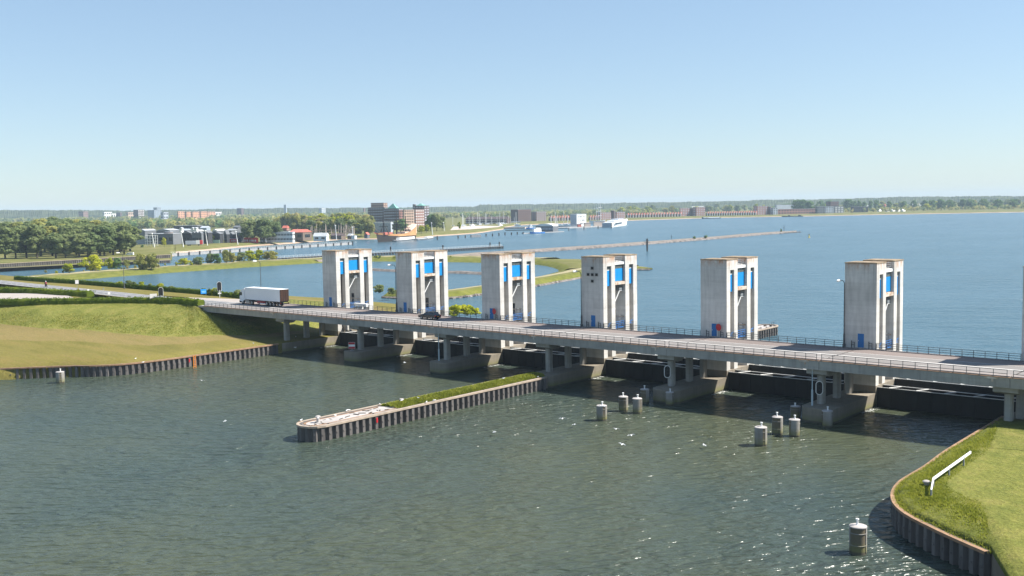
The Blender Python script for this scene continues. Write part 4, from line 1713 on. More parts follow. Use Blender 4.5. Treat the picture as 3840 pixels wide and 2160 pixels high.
MAT['jacket'] = M('dark_red_jacket', (.18, .03, .035), .8, .15, 3)
MAT['helmet'] = M('white_helmet', (.7, .7, .7), .3, .05, 3)
V_ = [(-.25, 0, .92, .17), (-.18, 0, 1.12, .16), (-.02, 0, 1.38, .18), (.05, 0, 1.53, .07), (.09, 0, 1.68, .11), (.0, .22, 1.40, .075), (.2, .32, 1.22, .055), (.46, .33, 1.12, .045), (.0, -.22, 1.40, .075), (.2, -.32, 1.22, .055), (.46, -.33, 1.12, .045),
      (-.2, .14, .88, .1), (.25, .22, .78, .085), (.0, .22, .42, .06), (.14, .22, .36, .05), (-.2, -.14, .88, .1), (.25, -.22, .78, .085), (.0, -.22, .42, .06), (.14, -.22, .36, .05)]
E_ = [(0, 1), (1, 2), (2, 3), (3, 4), (2, 5), (5, 6), (6, 7), (2, 8), (8, 9), (9, 10), (0, 11), (11, 12), (12, 13), (13, 14), (0, 15), (15, 16), (16, 17), (17, 18)]
rider = skin_figure('person', V_, E_, 'jacket', mp_, R(172), 'rider in a dark red jacket and white helmet on the motorcycle')
m = MB()
m.lathe((.1, 0, 1.60), [(.10, -.02), (.15, .05), (.155, .14), (.12, .24), (.04, .29)], 12)
m.build('helmet', 'helmet', rider, True)


def van(px, py, z, L, label, rz, mat='white', name='van'):
    p = at(px, py, z)
    t_ = thing(name, label, 'van', p, rz)
    m_ = MB()
    prof_ = [(-L / 2, .35), (-L / 2 - .05, .9), (-L / 2 + .55, 1.1), (-L / 2 + 1.2, 1.95), (L / 2, 2.0), (L / 2 + .03, .35)]
    m_.add([(a, -.9, b) for a, b in prof_] + [(a, .9, b) for a, b in prof_], [(i, (i + 1) % 6, 6 + (i + 1) % 6, 6 + i) for i in range(6)] + [tuple(range(6))[::-1], tuple(range(6, 12))])
    m_.build('body', mat, t_)
    m_ = MB()
    m_.box(-L / 2 + 1.2, -L / 2 + 1.9, -.93, .93, 1.25, 1.75)
    m_.build('window', 'darkglass', t_)
    for x in (-L / 2 + .85, L / 2 - .85):
        m_ = MB()
        m_.tube((x, -.95, .33), (x, .95, .33), .33, 12)
        m_.build('wheel', 'black', t_)
    return t_


van(487, 958, 3.0, 4.8, 'white van parked on the grass right of the poplars', R(40))

# ------------------------------------------------------------------ road signs and signals on the dike
MAT['signback'] = M('aluminium_sign_back', (.62, .60, .58), .5, .1, 1)
MAT['signblue'] = M('blue_sign_paint', (.015, .27, .80), .4, .05, 1)
MAT['signlight'] = M('pale_blue_sign_mark', (.25, .55, .85), .4, .05, 1)
MAT['yellow'] = M('yellow_paint', (.65, .48, .03), .5, .1, 1)


def post_board(name, label, cat, px, py_base, z, py0, py1, wpx, mat, rz, posts=(0,), group=None, thick=.05, rows_=1):
    p = at(px, py_base, z)
    k = mpp(p)
    h0, h1 = (py_base - py1) * k, (py_base - py0) * k
    w_ = wpx * k
    t_ = thing(name, label, cat, p, rz, group)
    for i in range(rows_):
        m_ = MB()
        a = h0 + (h1 - h0) * i / rows_
        b = h0 + (h1 - h0) * (i + 1) / rows_ - (.04 if rows_ > 1 else 0)
        m_.box(-w_ / 2, w_ / 2, -thick, 0, a, b)
        m_.build('board', mat, t_)
    for x in posts:
        m_ = MB()
        m_.tube((x * w_, .05, 0), (x * w_, .05, h1 - .1), .05, 6)
        m_.build('post', 'greysteel', t_)
    return t_, w_, h0, h1


post_board('road_sign', 'white rectangular sign on a thin post, left end of the small hedge', 'road sign', 290, 1091, 8.2, 1050, 1064, 12, 'signback', R(74), rows_=1)
post_board('road_sign', 'white backed sign of six panels on two posts above the grass slope', 'road sign', 576, 1137, 8.2, 1101, 1126, 26, 'signback', R(74), posts=(-.32, .3), rows_=3)
t, w_, h0, h1 = post_board('road_sign', 'bright blue square sign before the pond hedge', 'road sign', 764, 1112, 8.1, 1084, 1101.5, 21, 'signblue', R(74), posts=(.42,))
m = MB()
for x in (-.28, 0, .28):
    m.lathe((0, 0, 0), [(w_ * .11, 0), (w_ * .11, .01)], 10)
m2 = MB()
pts = [(w_ * .11 * math.cos(2 * math.pi * i / 10), w_ * .11 * math.sin(2 * math.pi * i / 10)) for i in range(10)]
for x in (-.25, .02, .27):
    plate([(a + x * w_, b + (h0 + h1) / 2) for a, b in pts], -.075, -.055, 0, m2)
m2.box(-.3 * w_, .3 * w_, -.07, -.055, h0 + (h1 - h0) * .2, h0 + (h1 - h0) * .3)
m2.build('symbol', 'signlight', t)
post_board('marker_post', 'yellow green post beside the rectangular sign', 'marker post', 294, 1093, 8.2, 1081, 1093, 5, 'yellow', R(40))
post_board('road_sign', 'small white sign at the end of the small hedge', 'road sign', 332, 1111, 8.15, 1084, 1090, 6, 'white', R(74))
post_board('marker_post', 'small white marker post beyond the road', 'marker post', 388, 1088, 8.15, 1080, 1088, 3.2, 'white', R(40))
post_board('road_sign', 'white arrow sign on the traffic island of the side road', 'road sign', 409, 1114, 8.2, 1096, 1104, 8, 'white', R(74))


def traffic_light(px, py_base, py0, py1, label):
    p = at(px, py_base, 8.2)
    k = mpp(p)
    t_ = thing('traffic_light', label, 'traffic light', p, R(60), 'traffic lights before the bridge')
    h0_, h1_ = (py_base - py1) * k, (py_base - py0) * k
    w__ = 1.0
    c = (h0_ + h1_) / 2
    plate([(a, b + c) for a, b in oval(w__ + .18, h1_ - h0_ + .18)], .02, .05).build('white_rim', 'white', t_)
    plate([(a, b + c) for a, b in oval(w__, h1_ - h0_)], -.02, .015).build('black_board', 'black', t_)
    for i in range(3):
        m_ = MB()
        zz = c + (.62 - .55 * i)
        m_.tube((0, .06, zz), (0, .55, zz - .05), .19, 10)
        m_.build('lamp_hood', 'black', t_)
    m_ = MB()
    m_.tube((0, 0, 0), (0, 0, h0_ + .3), .07, 6)
    m_.build('post', 'white', t_)
    m_ = MB()
    hh = h0_ * .66
    m_.box(-.42, .42, -.06, -.02, hh - .16, hh + .2)
    m_.build('plate', 'white', t_)
    m_ = MB()
    m_.tube((0, .06, h0_ - .1), (0, .5, h0_ - .25), .24, 8, 0, .3)
    m_.build('bell', 'black', t_)


traffic_light(605, 1137, 1078, 1112, 'black traffic signal board on a white post at the top of the grass slope')
traffic_light(824, 1116, 1057, 1092, 'black traffic signal board on a white post beyond the road, left of the truck')

# ------------------------------------------------------------------ hedges and trees
def leaf_cloud(mb_, c, rx, ry, rz_, n, size, flat=.0):
    for _ in range(n):
        while True:
            d = Vector((random.uniform(-1, 1), random.uniform(-1, 1), random.uniform(-1, 1)))
            if .05 < d.length < 1:
                break
        rr = d.length ** .35
        d.normalize()
        p = Vector((c[0] + d.x * rr * rx, c[1] + d.y * rr * ry, c[2] + d.z * rr * rz_))
        nrm = (d + Vector((random.uniform(-.8, .8), random.uniform(-.8, .8), random.uniform(-.5, .9)))).normalized()
        a = nrm.orthogonal().normalized()
        b = nrm.cross(a)
        t_ = random.uniform(0, 6.28)
        a, b = a * math.cos(t_) + b * math.sin(t_), b * math.cos(t_) - a * math.sin(t_)
        s_ = size * random.uniform(.6, 1.35)
        mb_.add([p - a * s_, p + b * s_ * .62, p + a * s_, p - b * s_ * .62], [(0, 1, 2, 3)])


def crown_mesh(name, shape, mat, leaf, n_leaf, seed):
    """shape: list of (x, y, z, r) clumps"""
    random.seed(seed)
    m_ = MB()
    tot = sum(s_[3] ** 2 for s_ in shape)
    for x, y, z, r in shape:
        leaf_cloud(m_, (x, y, z), r, r, r * .88, int(n_leaf * r * r / tot) + 3, leaf)
    return m_.mesh(name, mat)


def tree_shape(kind, seed):
    random.seed(seed)
    out = []
    if kind == 'poplar':          # unit height 1: bare stem to .25, egg-shaped top
        for i in range(46):
            z = random.uniform(.24, .92)
            w_ = .23 * math.sin(math.pi * min(1, (z - .18) / .80)) ** .65
            a = random.uniform(0, 6.283)
            q_ = w_ * random.uniform(.35, 1.0)
            out.append((q_ * math.cos(a), q_ * math.sin(a), z, random.uniform(.055, .10)))
    elif kind == 'round':
        for i in range(40):
            z = random.uniform(.26, .9)
            w_ = .36 * math.sin(math.pi * min(1, max(0, (z - .12) / .86))) ** .6
            a = random.uniform(0, 6.283)
            q_ = w_ * random.uniform(.3, 1.0)
            out.append((q_ * math.cos(a), q_ * math.sin(a), z, random.uniform(.07, .13)))
    else:                        # shrub: leafy to the ground
        for i in range(30):
            z = random.uniform(.12, .85)
            w_ = .48 * math.sin(math.pi * min(1, (z + .1) / 1.06)) ** .6
            a = random.uniform(0, 6.283)
            q_ = w_ * random.uniform(.2, 1.0)
            out.append((q_ * math.cos(a), q_ * math.sin(a), z, random.uniform(.09, .17)))
    return out


def trunk_mesh(kind):
    m_ = MB()
    if kind == 'shrub':
        for a in (0, 2.1, 4.2):
            m_.tube((.04 * math.cos(a), .04 * math.sin(a), -.03), (.16 * math.cos(a), .16 * math.sin(a), .45), .022, 5, 0, .008)
    else:
        m_.tube((0, 0, -.03), (.005, .004, .42), .022, 7, 0, .014)
        m_.tube((.005, .004, .42), (.0, .01, .82), .014, 5, 0, .004)
        for i in range(6):
            a = i * 1.05 + .3
            z = .30 + .06 * i
            m_.tube((.004, .004, z), (.17 * math.cos(a), .17 * math.sin(a), z + .16), .009, 4, 0, .003)
    return m_.mesh('trunk', 'bark')


TR = {k: trunk_mesh(k) for k in ('poplar', 'round', 'shrub')}
CR = {}
for kind, n_leaf, leaf in (('poplar', 2300, .040), ('round', 2300, .042), ('shrub', 1700, .052)):
    for v in range(4):
        for mt in ('leaf_poplar', 'leaf_lime', 'leaf_olive', 'leaf_brown', 'leaf_dark'):
            key = (kind, v, mt)
            if v == 0 or (kind, v, 'leaf_poplar') in CR or True:
                if mt == 'leaf_poplar':
                    CR[key] = crown_mesh('crown', tree_shape(kind, 50 + v), 'leaf_poplar', leaf, n_leaf, 90 + v)
                else:
                    c = CR[(kind, v, 'leaf_poplar')].copy()
                    c.materials[0] = MAT[mt]
                    CR[key] = c
random.seed(77)


def tree(kind, mat, loc, h, label, group, cat='tree', wide=1.0, name=None):
    t_ = thing(name or {'poplar': 'poplar_tree', 'round': 'leafy_tree', 'shrub': 'shrub'}[kind], label, cat, loc, random.uniform(0, 6.28), group)
    c = put('crown', CR[(kind, random.randrange(4), mat)], t_)
    s_ = put('trunk', TR[kind], t_)
    w_ = wide * random.uniform(.92, 1.08)
    t_.scale = (h * w_, h * w_, h)
    return t_


def tree_px(kind, mat, px, py_base, py_top, z, label, group, wpx=None, **k):
    p = at(px, py_base, z)
    q = mpp(p)
    h_ = (py_base - py_top) * q
    natural = {'poplar': .50, 'round': .76, 'shrub': .86}[kind]
    wide = 1.0 if wpx is None else max(.5, min(2.4, wpx * q / (natural * h_)))
    return tree(kind, mat, p, h_, label, group, wide=wide, **k)


def hedge(path, w_, h_, label, step_n, seed):
    random.seed(seed)
    path = resample([Vector(p) for p in path], .55)
    Nh = side_normals(path)
    m_ = MB()
    rows_ = []
    prof_ = [(-w_ / 2, -.1), (-w_ / 2 * 1.05, h_ * .6), (-w_ / 2 * .8, h_ * .93), (0, h_), (w_ / 2 * .8, h_ * .93), (w_ / 2 * 1.05, h_ * .6), (w_ / 2, -.1)]
    for off_, z in prof_:
        rows_.append([(p.x + n_.x * off_ * (1 + random.uniform(-.12, .12)), p.y + n_.y * off_ * (1 + random.uniform(-.12, .12)), p.z + z * (1 + random.uniform(-.1, .08)) * .93) for p, n_ in zip(path, Nh)])
    for k in range(6):
        for i in range(len(path) - 1):
            m_.add([rows_[k][i], rows_[k][i + 1], rows_[k + 1][i + 1], rows_[k + 1][i]], [(0, 1, 2, 3)])
    for e in (0, -1):
        m_.add([r[e] for r in rows_], [tuple(range(7))])
    for i in range(len(path)):
        for _ in range(step_n):
            k = random.uniform(-.52, .52)
            top = random.random() < .55
            z = h_ * (random.uniform(.9, 1.06) if top else random.uniform(.05, .95))
            sd = k * w_ if top else random.choice((-.53, .53)) * w_
            p = path[i] + Nh[i] * sd + Vector((random.uniform(-.3, .3), random.uniform(-.3, .3), z))
            leaf_cloud(m_, p, .14, .14, .12, 2, .15)
    o_ = m_.build('hedge', 'leaf_hedge')
    tag(o_, label, 'hedge')
    return o_


nh = [at(-60, 1142, 8.15), at(60, 1141, 8.2), at(175, 1139.5, 8.2), at(330, 1138, 8.2), at(450, 1136.5, 8.2), at(600, 1136, 8.25), at(690, 1139.5, 8.25), at(757, 1146.5, 8.25)]
hedge(nh, 1.7, 1.45, 'clipped dark green hedge along the top of the grass slope, ending at the bridge', 7, 5)
fh = [at(60, 1047, 8.05), at(175, 1056, 8.05), at(300, 1064, 8.05), at(400, 1072, 8.05), at(500, 1080.5, 8.05), at(620, 1091, 8.05), at(700, 1098, 8.05), at(800, 1107, 8.05), at(905, 1119, 8.05), at(960, 1126, 8.05)]
hedge(fh, 1.3, 1.2, 'long low ragged hedge between the dike road and the pond', 6, 6)
sh = [at(-60, 1094, 8.15), at(60, 1097, 8.15), at(170, 1102, 8.15), at(240, 1107, 8.15), at(345, 1111.5, 8.15)]
hedge(sh, 2.2, 1.5, 'short bushy hedge between the road and the side road at the left', 7, 7)
for i, x in enumerate(sorted(random.uniform(440, 900) for _ in range(14))):
    p = at(x, 1075 + (x - 440) * .092, 8.0)
    tree('shrub', random.choice(('leaf_lime', 'leaf_poplar')), p, random.uniform(1.5, 2.3), 'bushy shoot standing up from the long low hedge, %s from the left' % ordinal(i), 'shoots along the pond hedge', 'shrub')

random.seed(21)
SHR = [(259, 1022, 985, 38, 'leaf_lime', 'small bright green bush below the poplars, at the left'), (343, 1015, 955, 68, 'leaf_lime', 'big yellow green bush before the poplars'), (409, 1008, 966, 34, 'leaf_lime', 'yellow green half of the double bush right of the big yellow one'),
       (438, 1007, 965, 38, 'leaf_dark', 'dark green half of the double bush right of the big yellow one'), (475, 1001, 971, 26, 'leaf_olive', 'small tawny bush left of the willow'), (536, 1010, 950, 44, 'leaf_olive', 'left half of the hazy willow pair'), (567, 1009, 946, 44, 'leaf_olive', 'right half of the hazy willow pair'),
       (687, 994, 966, 40, 'leaf_lime', 'round bush alone right of the willows'), (743, 993, 961, 38, 'leaf_poplar', 'dark round bush left of the tall group'), (790, 988, 948, 34, 'leaf_poplar', 'left bush of the tall group on the lock bank'),
       (815, 988, 950, 34, 'leaf_dark', 'dark bush second in the tall group on the lock bank'), (849, 985, 933, 40, 'leaf_olive', 'tallest tawny bush of the group on the lock bank'), (871, 984, 945, 28, 'leaf_olive', 'slender tawny bush next to the tallest one'),
       (902, 981, 945, 42, 'leaf_poplar', 'green bush in the middle of the lock bank group'), (938, 977, 938, 38, 'leaf_lime', 'bright bush left of the brightest one'), (970, 975, 936, 38, 'leaf_lime', 'brightest lime bush on the lock bank'), (998, 974, 940, 30, 'leaf_olive', 'olive bush second from the right on the lock bank'),
       (1022, 974, 938, 40, 'leaf_olive', 'last olive bush on the lock bank, nearest the leftmost tower')]
for px, yb, yt, w_, mt, lb in SHR:
    kind = 'shrub'
    tree_px(kind, mt, px, yb, yt, 2.0, lb, 'bushes along the lock bank', w_, cat='shrub')
for i, x in enumerate(sorted(random.uniform(170, 760) for _ in range(26))):
    p = at(x, 1030 - (x - 170) * .062 + random.uniform(-8, 0), 1.9)
    tree('shrub', random.choice(('leaf_olive', 'leaf_brown', 'leaf_lime')), p, random.uniform(1.0, 2.2), 'low scrub among the bushes on the lock bank, %s from the left' % ordinal(i), 'low scrub on the lock bank', 'shrub')

# poplar wood at the left
POP = []
for row, (yb, yt, x0, x1, st) in enumerate(((962, 838, 160, 400, 43), (955, 832, 150, 480, 37), (948, 828, 170, 500, 33), (941, 820, 160, 480, 32), (934, 814, 170, 440, 30))):
    x = x0
    while x < x1:
        POP.append((x + random.uniform(-9, 9), yb + random.uniform(-2, 2) - (x - 160) * .012, yt + random.uniform(-9, 14) + (x - 160) * .045))
        x += st * random.uniform(.8, 1.2)
POP += [(466, 957, 838), (425, 958, 856), (392, 962, 848), (330, 966, 868), (298, 968, 872), (246, 970, 878), (210, 971, 870), (60, 972, 850), (100, 970, 845), (140, 970, 840), (20, 974, 850), (-20, 975, 850), (120, 950, 830), (70, 950, 830), (30, 950, 830)]
POP.sort()
for i, (x, yb, yt) in enumerate(POP):
    tree_px('poplar', random.choice(('leaf_poplar',) * 7 + ('leaf_olive',)), x, yb, yt, 3.0, 'green poplar in the dense clump at the far left, %s counted from the left' % ordinal(i), 'poplars in the clump at the far left', random.uniform(72, 96))
# tufts of longer grass on the dike slope
random.seed(12)
m = MB()
TT, CC = lerp_ring(T, C, .02), lerp_ring(T, C, .97)


def df():
    i = random.randrange(0, 9 * NS)
    f_ = random.random()
    a_, b_ = TT[i].lerp(TT[i + 1], f_), CC[i].lerp(CC[i + 1], f_)
    q_ = a_.lerp(b_, random.random())
    return q_.x, q_.y, q_.z - .05


tufts(m, df, 12000, .06, .2, .055)
m.build('slope_grass', 'slope_blade', kind='stuff')


# ------------------------------------------------------------------ lock country beyond the lagoon
MAT['timber'] = M('dark_jetty_timber', (.045, .042, .040), .8, .3, 1)
MAT['jettygrey'] = M('grey_jetty_concrete', (.33, .33, .33), .8, .15, .5)


def pile_row(name, a, b, z0, z1, label, step=1.3):
    a, b = Vector(a), Vector(b)
    t_ = thing(name, label, 'sheet pile wall', (a.x, a.y, 0), 0, 'far sheet pile walls of the lock')
    d = Vector((b.x - a.x, b.y - a.y, 0))
    L = d.length
    t_.rotation_euler = (0, 0, math.atan2(d.y, d.x))
    m_ = MB()
    n_ = int(L / step)
    for i in range(n_):
        x = i * L / n_
        w_ = L / n_
        m_.box(x, x + w_ * .5, .4, .6, z0, z1)
        m_.box(x + w_ * .5, x + w_, 0, .6, z0, z1)
    o_ = m_.build('sheet_pile_row', 'pile', t_)
    o_['kind'] = 'stuff'
    m_ = MB()
    m_.box(0, L, -.1, .8, z1, z1 + .2)
    m_.build('capping_beam', 'cap', t_)


LA, LB = at(100, 1012.5, 0), at(640, 985.5, 0)
UA, UB = at(100, 998, 1.7), at(640, 967, 1.7)
LA, UA = LA + (LA - LB) * 1.6, UA + (UA - UB) * 1.6
pile_row('sheet_pile_wall', LA, LB, -1, 1.6, 'lower dark sheet pile wall of the lock behind the bushes')
pile_row('sheet_pile_wall', UA, UB, 1.2, 3.7, 'upper dark sheet pile wall of the lock below the poplars')


def slab(name, pts, z0, z1, mat):
    mb_ = MB()
    n_ = len(pts)
    mb_.add([(p.x, p.y, z0) for p in pts] + [(p.x, p.y, z1) for p in pts], [(i, (i + 1) % n_, n_ + (i + 1) % n_, n_ + i) for i in range(n_)] + [tuple(range(n_, 2 * n_))])
    return mb_.build(name, mat, **STRUCT)


_in = Vector((-.6, .2, 0))
slab('lock_berm', [LA + _in, UA + _in, UB + _in, LB + _in], -1, 1.72, 'grass_far')
slab('lock_quay', [UA + _in, Vector((-640, -60, 0)), Vector((-640, 330, 0)), at(645, 952, 3.4), UB + _in], -1, 3.4, 'grass_far')


def fender(name, a, b, label, zt, nfr, mat, rail=True, frame=True):
    a, b = Vector(a), Vector(b)
    d = b - a
    L = d.length
    t_ = thing(name, label, 'jetty', a, math.atan2(d.y, d.x), None)
    m_ = MB()
    m_.box(0, L, -.5, .5, zt - .25, zt)
    m_.build('walkway', 'jettygrey', t_)
    if frame:
        m_ = MB()
        m_.box(-.25, .25, -.85, -.35, -2, zt - .2)
        m_.add([(.2, -1.0, zt - .4), (.75, -1.0, zt - .4), (1.5, -1.0, -.6), (1.0, -1.0, -.6), (.2, -.5, zt - .4), (.75, -.5, zt - .4), (1.5, -.5, -.6), (1.0, -.5, -.6)],
               [(0, 3, 2, 1), (4, 5, 6, 7), (0, 1, 5, 4), (1, 2, 6, 5), (2, 3, 7, 6), (3, 0, 4, 7)])
        m_.box(-1.0, 1.5, -1.1, -.75, zt - .75, zt - .35)
        me = m_.mesh('pile_frame', mat)
        for i in range(nfr):
            put('pile_frame', me, t_, (L * (i + .5) / nfr, 0, 0))
    else:
        m_ = MB()
        m_.box(0, L, -.45, .45, -2, zt - .25)
        m_.build('wall', 'jettygrey', t_)
        me = MB().box(-.45, .45, -1.0, -.45, -2, zt + .5).mesh('fender_pile', mat)
        for i in range(nfr):
            put('fender_pile', me, t_, (L * (i + .5) / nfr, 0, 0))
    if rail:
        m_ = MB()
        for z in (zt + 1.0, zt + .55):
            m_.box(0, L, .38, .46, z - .03, z + .03)
        m_.build('rail', 'white', t_)
        m_ = MB()
        for i in range(int(L / 3)):
            x = 3 * i + .5
            m_.box(x - .03, x + .03, .38, .46, zt, zt + 1)
        o_ = m_.build('rail_post', 'white', t_)
        o_['kind'] = 'stuff'
    return t_


fender('fender_jetty', at(1000, 981, 0), at(1885, 932, 0), 'long dark jetty of slanting fender frames with a white rail, behind the left towers', 2.0, 84, 'timber')
fender('fender_jetty', at(560, 966, 0), at(1318, 917, 0), 'grey walled jetty along the far shore of the lock channel', 1.9, 22, 'timber', frame=False)


def far_pile(px, yb, yt, w_, label, group='dark mooring piles', name='mooring_pile', mat='timber'):
    p = at(px, yb, 0)
    k = mpp(p)
    m_ = MB()
    m_.lathe((0, 0, 0), [(w_ * k / 2, -2), (w_ * k / 2, (yb - yt) * k), (w_ * k * .35, (yb - yt) * k + .2)], 10)
    o_ = m_.build(name, mat, loc=p)
    tag(o_, label, 'pile', group)


for i, (px, yb, yt, w_) in enumerate([(1640, 899, 885, 4.5), (1718, 894, 884, 4.5), (1745, 892, 883, 4.5), (1768, 890, 883, 5), (1823, 887, 877, 4.5), (1847, 886, 876, 4.5), (1871, 884, 874, 4.5), (1894, 882, 872, 4.5), (1918, 881, 872, 4.5), (1940, 879, 870, 4.5), (1962, 877, 870, 5)]):
    far_pile(px, yb, yt, w_, 'dark pile before the harbour mouth, %s from the left' % ordinal(i), 'row of dark piles before the harbour mouth')
for i, (px, yb, yt, w_) in enumerate([(2133, 866, 855, 3), (2190, 862, 851, 3.5), (2243, 858, 848, 3.5), (2293, 856, 836, 3.5)]):
    far_pile(px, yb, yt, w_, 'slim dark pile, %s from the left beneath the white harbour building' % ordinal(i), 'slim piles by the harbour building')
far_pile(1873, 931, 908, 5, 'tall pile at the free end of the long fender jetty')
far_pile(1323, 920, 905, 4, 'pile off the end of the grey walled jetty')
far_pile(1465, 942, 926, 6, 'thick pile on the fender jetty behind the first tower')
far_pile(1661, 936, 920, 6, 'thick pile on the fender jetty behind the second tower')
far_pile(1838, 931, 910, 5, 'thick pile close to the free end of the fender jetty')

# beacon on the breakwater and small marks
p = at(2427, 941, 0)
k = mpp(p)
t = thing('beacon', 'dark steel beacon pile with a small platform beside the breakwater', 'beacon', p)
m = MB()
m.lathe((0, 0, 0), [(.55, -2), (.55, 47 * k * .98)], 10)
m.build('pile', 'timber', t)
m = MB()
m.box(-1.9, 1.9, -.9, .9, 5.6, 5.72)
for x in (-1.85, -.9, .9, 1.85):
    m.box(x - .05, x + .05, -.9, -.8, 5.7, 6.9)
m.box(-1.9, 1.9, -.9, -.82, 6.84, 6.92)
m.build('platform', 'railsteel', t)
for px, yb, yt, lb in ((2518, 897, 880, 'very thin post with a cross arm on the breakwater'), (2940, 869, 844, 'thin pole near the tip of the breakwater')):
    p = at(px, yb, 1.2)
    m = MB()
    m.tube((0, 0, 0), (0, 0, (yb - yt) * mpp(p)), .16, 6)
    m.box(-.7, .7, -.08, .08, (yb - yt) * mpp(p) * .55, (yb - yt) * mpp(p) * .6)
    tag(m.build('daymark_pole', 'timber', loc=p), lb, 'pole')
tree_px('shrub', 'leaf_dark', 2604, 896, 885, 1.3, 'left dark bush on the breakwater', 'bushes on the breakwater', 11, cat='shrub')
tree_px('shrub', 'leaf_dark', 2647, 893, 882, 1.3, 'right dark bush on the breakwater', 'bushes on the breakwater', 13, cat='shrub')
tree_px('shrub', 'leaf_dark', 2929, 870, 857, 1.3, 'small dark bush near the tip of the breakwater', 'bushes on the breakwater', 6, cat='shrub')
p = at(3034, 891, 0)
t = thing('buoy', 'small yellow buoy off the tip of the breakwater', 'buoy', p)
m = MB()
m.lathe((0, 0, 0), [(.8, -.3), (.9, .3), (.35, .7), (.3, 2.4), (.1, 2.5)], 10)
m.build('body', 'yellow', t)
m = MB()
m.box(-.5, .5, -.05, .05, 2.5, 3.0)
m.build('topmark', 'timber', t)
random.seed(31)
for i, px in enumerate(sorted(1350 + random.random() * 340 for _ in range(30))):
    p = at(px, 968, 1.6)
    tree('shrub', random.choice(('leaf_olive', 'leaf_lime', 'leaf_dark')), p + Vector((random.uniform(-3, 3), random.uniform(-3, 3), 0)), random.uniform(.8, 1.6), 'low bush on the outer bank of the lagoon, %s from the left' % ordinal(i), 'low bushes on the outer bank', 'shrub')
for px, yb, h_, lb in ((1422, 1098, 3.0, 'broad green bush on the shore behind the second lamp post'), (1470, 1103, 2.2, 'small bush at the left edge of the second tower'), (1708, 1186, 3.2, 'dark green bush right of the second tower, by the car'),
                       (1752, 1182, 3.0, 'wide bush between the second and third tower'), (1784, 1180, 2.0, 'low bush at the left edge of the third tower')):
    p = at(px, yb, 2.0)
    tree('shrub', 'leaf_poplar' if px < 1600 else 'leaf_lime', p, h_, lb, 'bushes on the bank behind the bridge', 'shrub', wide=1.5)

# ------------------------------------------------------------------ buildings of the far shore
def W_(name, c, **k):
    MAT[name] = M(name, c, .85, .10, .12, **k)


W_('brick_dark', (.105, .075, .075))
W_('brick_red', (.30, .155, .125))
W_('brick_brown', (.20, .125, .105))
W_('brick_pale', (.52, .38, .29))
W_('orange_wall', (.62, .33, .20))
W_('cladding_black', (.040, .042, .048))
W_('cladding_grey', (.15, .16, .175))
W_('render_white', (.72, .72, .70))
W_('zinc_roof', (.36, .38, .41))
W_('copper_green', (.17, .36, .31))
W_('tile_red', (.52, .15, .11))
W_('shed_bluegrey', (.30, .36, .42))
W_('shop_red', (.62, .04, .035))
W_('timber_brown', (.17, .125, .095))
W_('stone_beige', (.50, .42, .36))
W_('mint', (.45, .62, .52))
W_('hall_grey', (.42, .46, .52))


def frame_at(pl, pc, pr, pyb, pyt, z=3.0, alpha=33, minb=3.0):
    p = at(pc, pyb, z)
    k = mpp(p)
    v = Vector((p.x - CAM.x, p.y - CAM.y, 0)).normalized()
    rv = Vector((v.y, -v.x, 0))
    al = R(alpha)
    dirB = rv * math.sin(al) + v * math.cos(al) if pc - pl >= pr - pc else rv * math.cos(al) + v * math.sin(al)
    if pc - pl >= pr - pc:
        a_, b_ = (pc - pl) * k / math.cos(al), max(minb, (pr - pc) * k / math.sin(al))
    else:
        a_, b_ = max(minb, (pc - pl) * k / math.sin(al)), (pr - pc) * k / math.cos(al)
    return p, math.atan2(dirB.y, dirB.x), a_, b_, (pyb - pyt) * k, k


def roof_gable(m_, b_, a_, z, rh, along='x', ov=.3):
    if along == 'x':
        vs = [(-ov, -ov, z), (b_ + ov, -ov, z), (b_ + ov, a_ + ov, z), (-ov, a_ + ov, z), (-ov, a_ / 2, z + rh), (b_ + ov, a_ / 2, z + rh)]
        m_.add(vs, [(0, 1, 5, 4), (2, 3, 4, 5), (0, 4, 3), (1, 2, 5), (0, 3, 2, 1)])
    else:
        vs = [(-ov, -ov, z), (b_ + ov, -ov, z), (b_ + ov, a_ + ov, z), (-ov, a_ + ov, z), (b_ / 2, -ov, z + rh), (b_ / 2, a_ + ov, z + rh)]
        m_.add(vs, [(0, 4, 5, 3), (1, 2, 5, 4), (0, 1, 4), (2, 3, 5), (0, 3, 2, 1)])


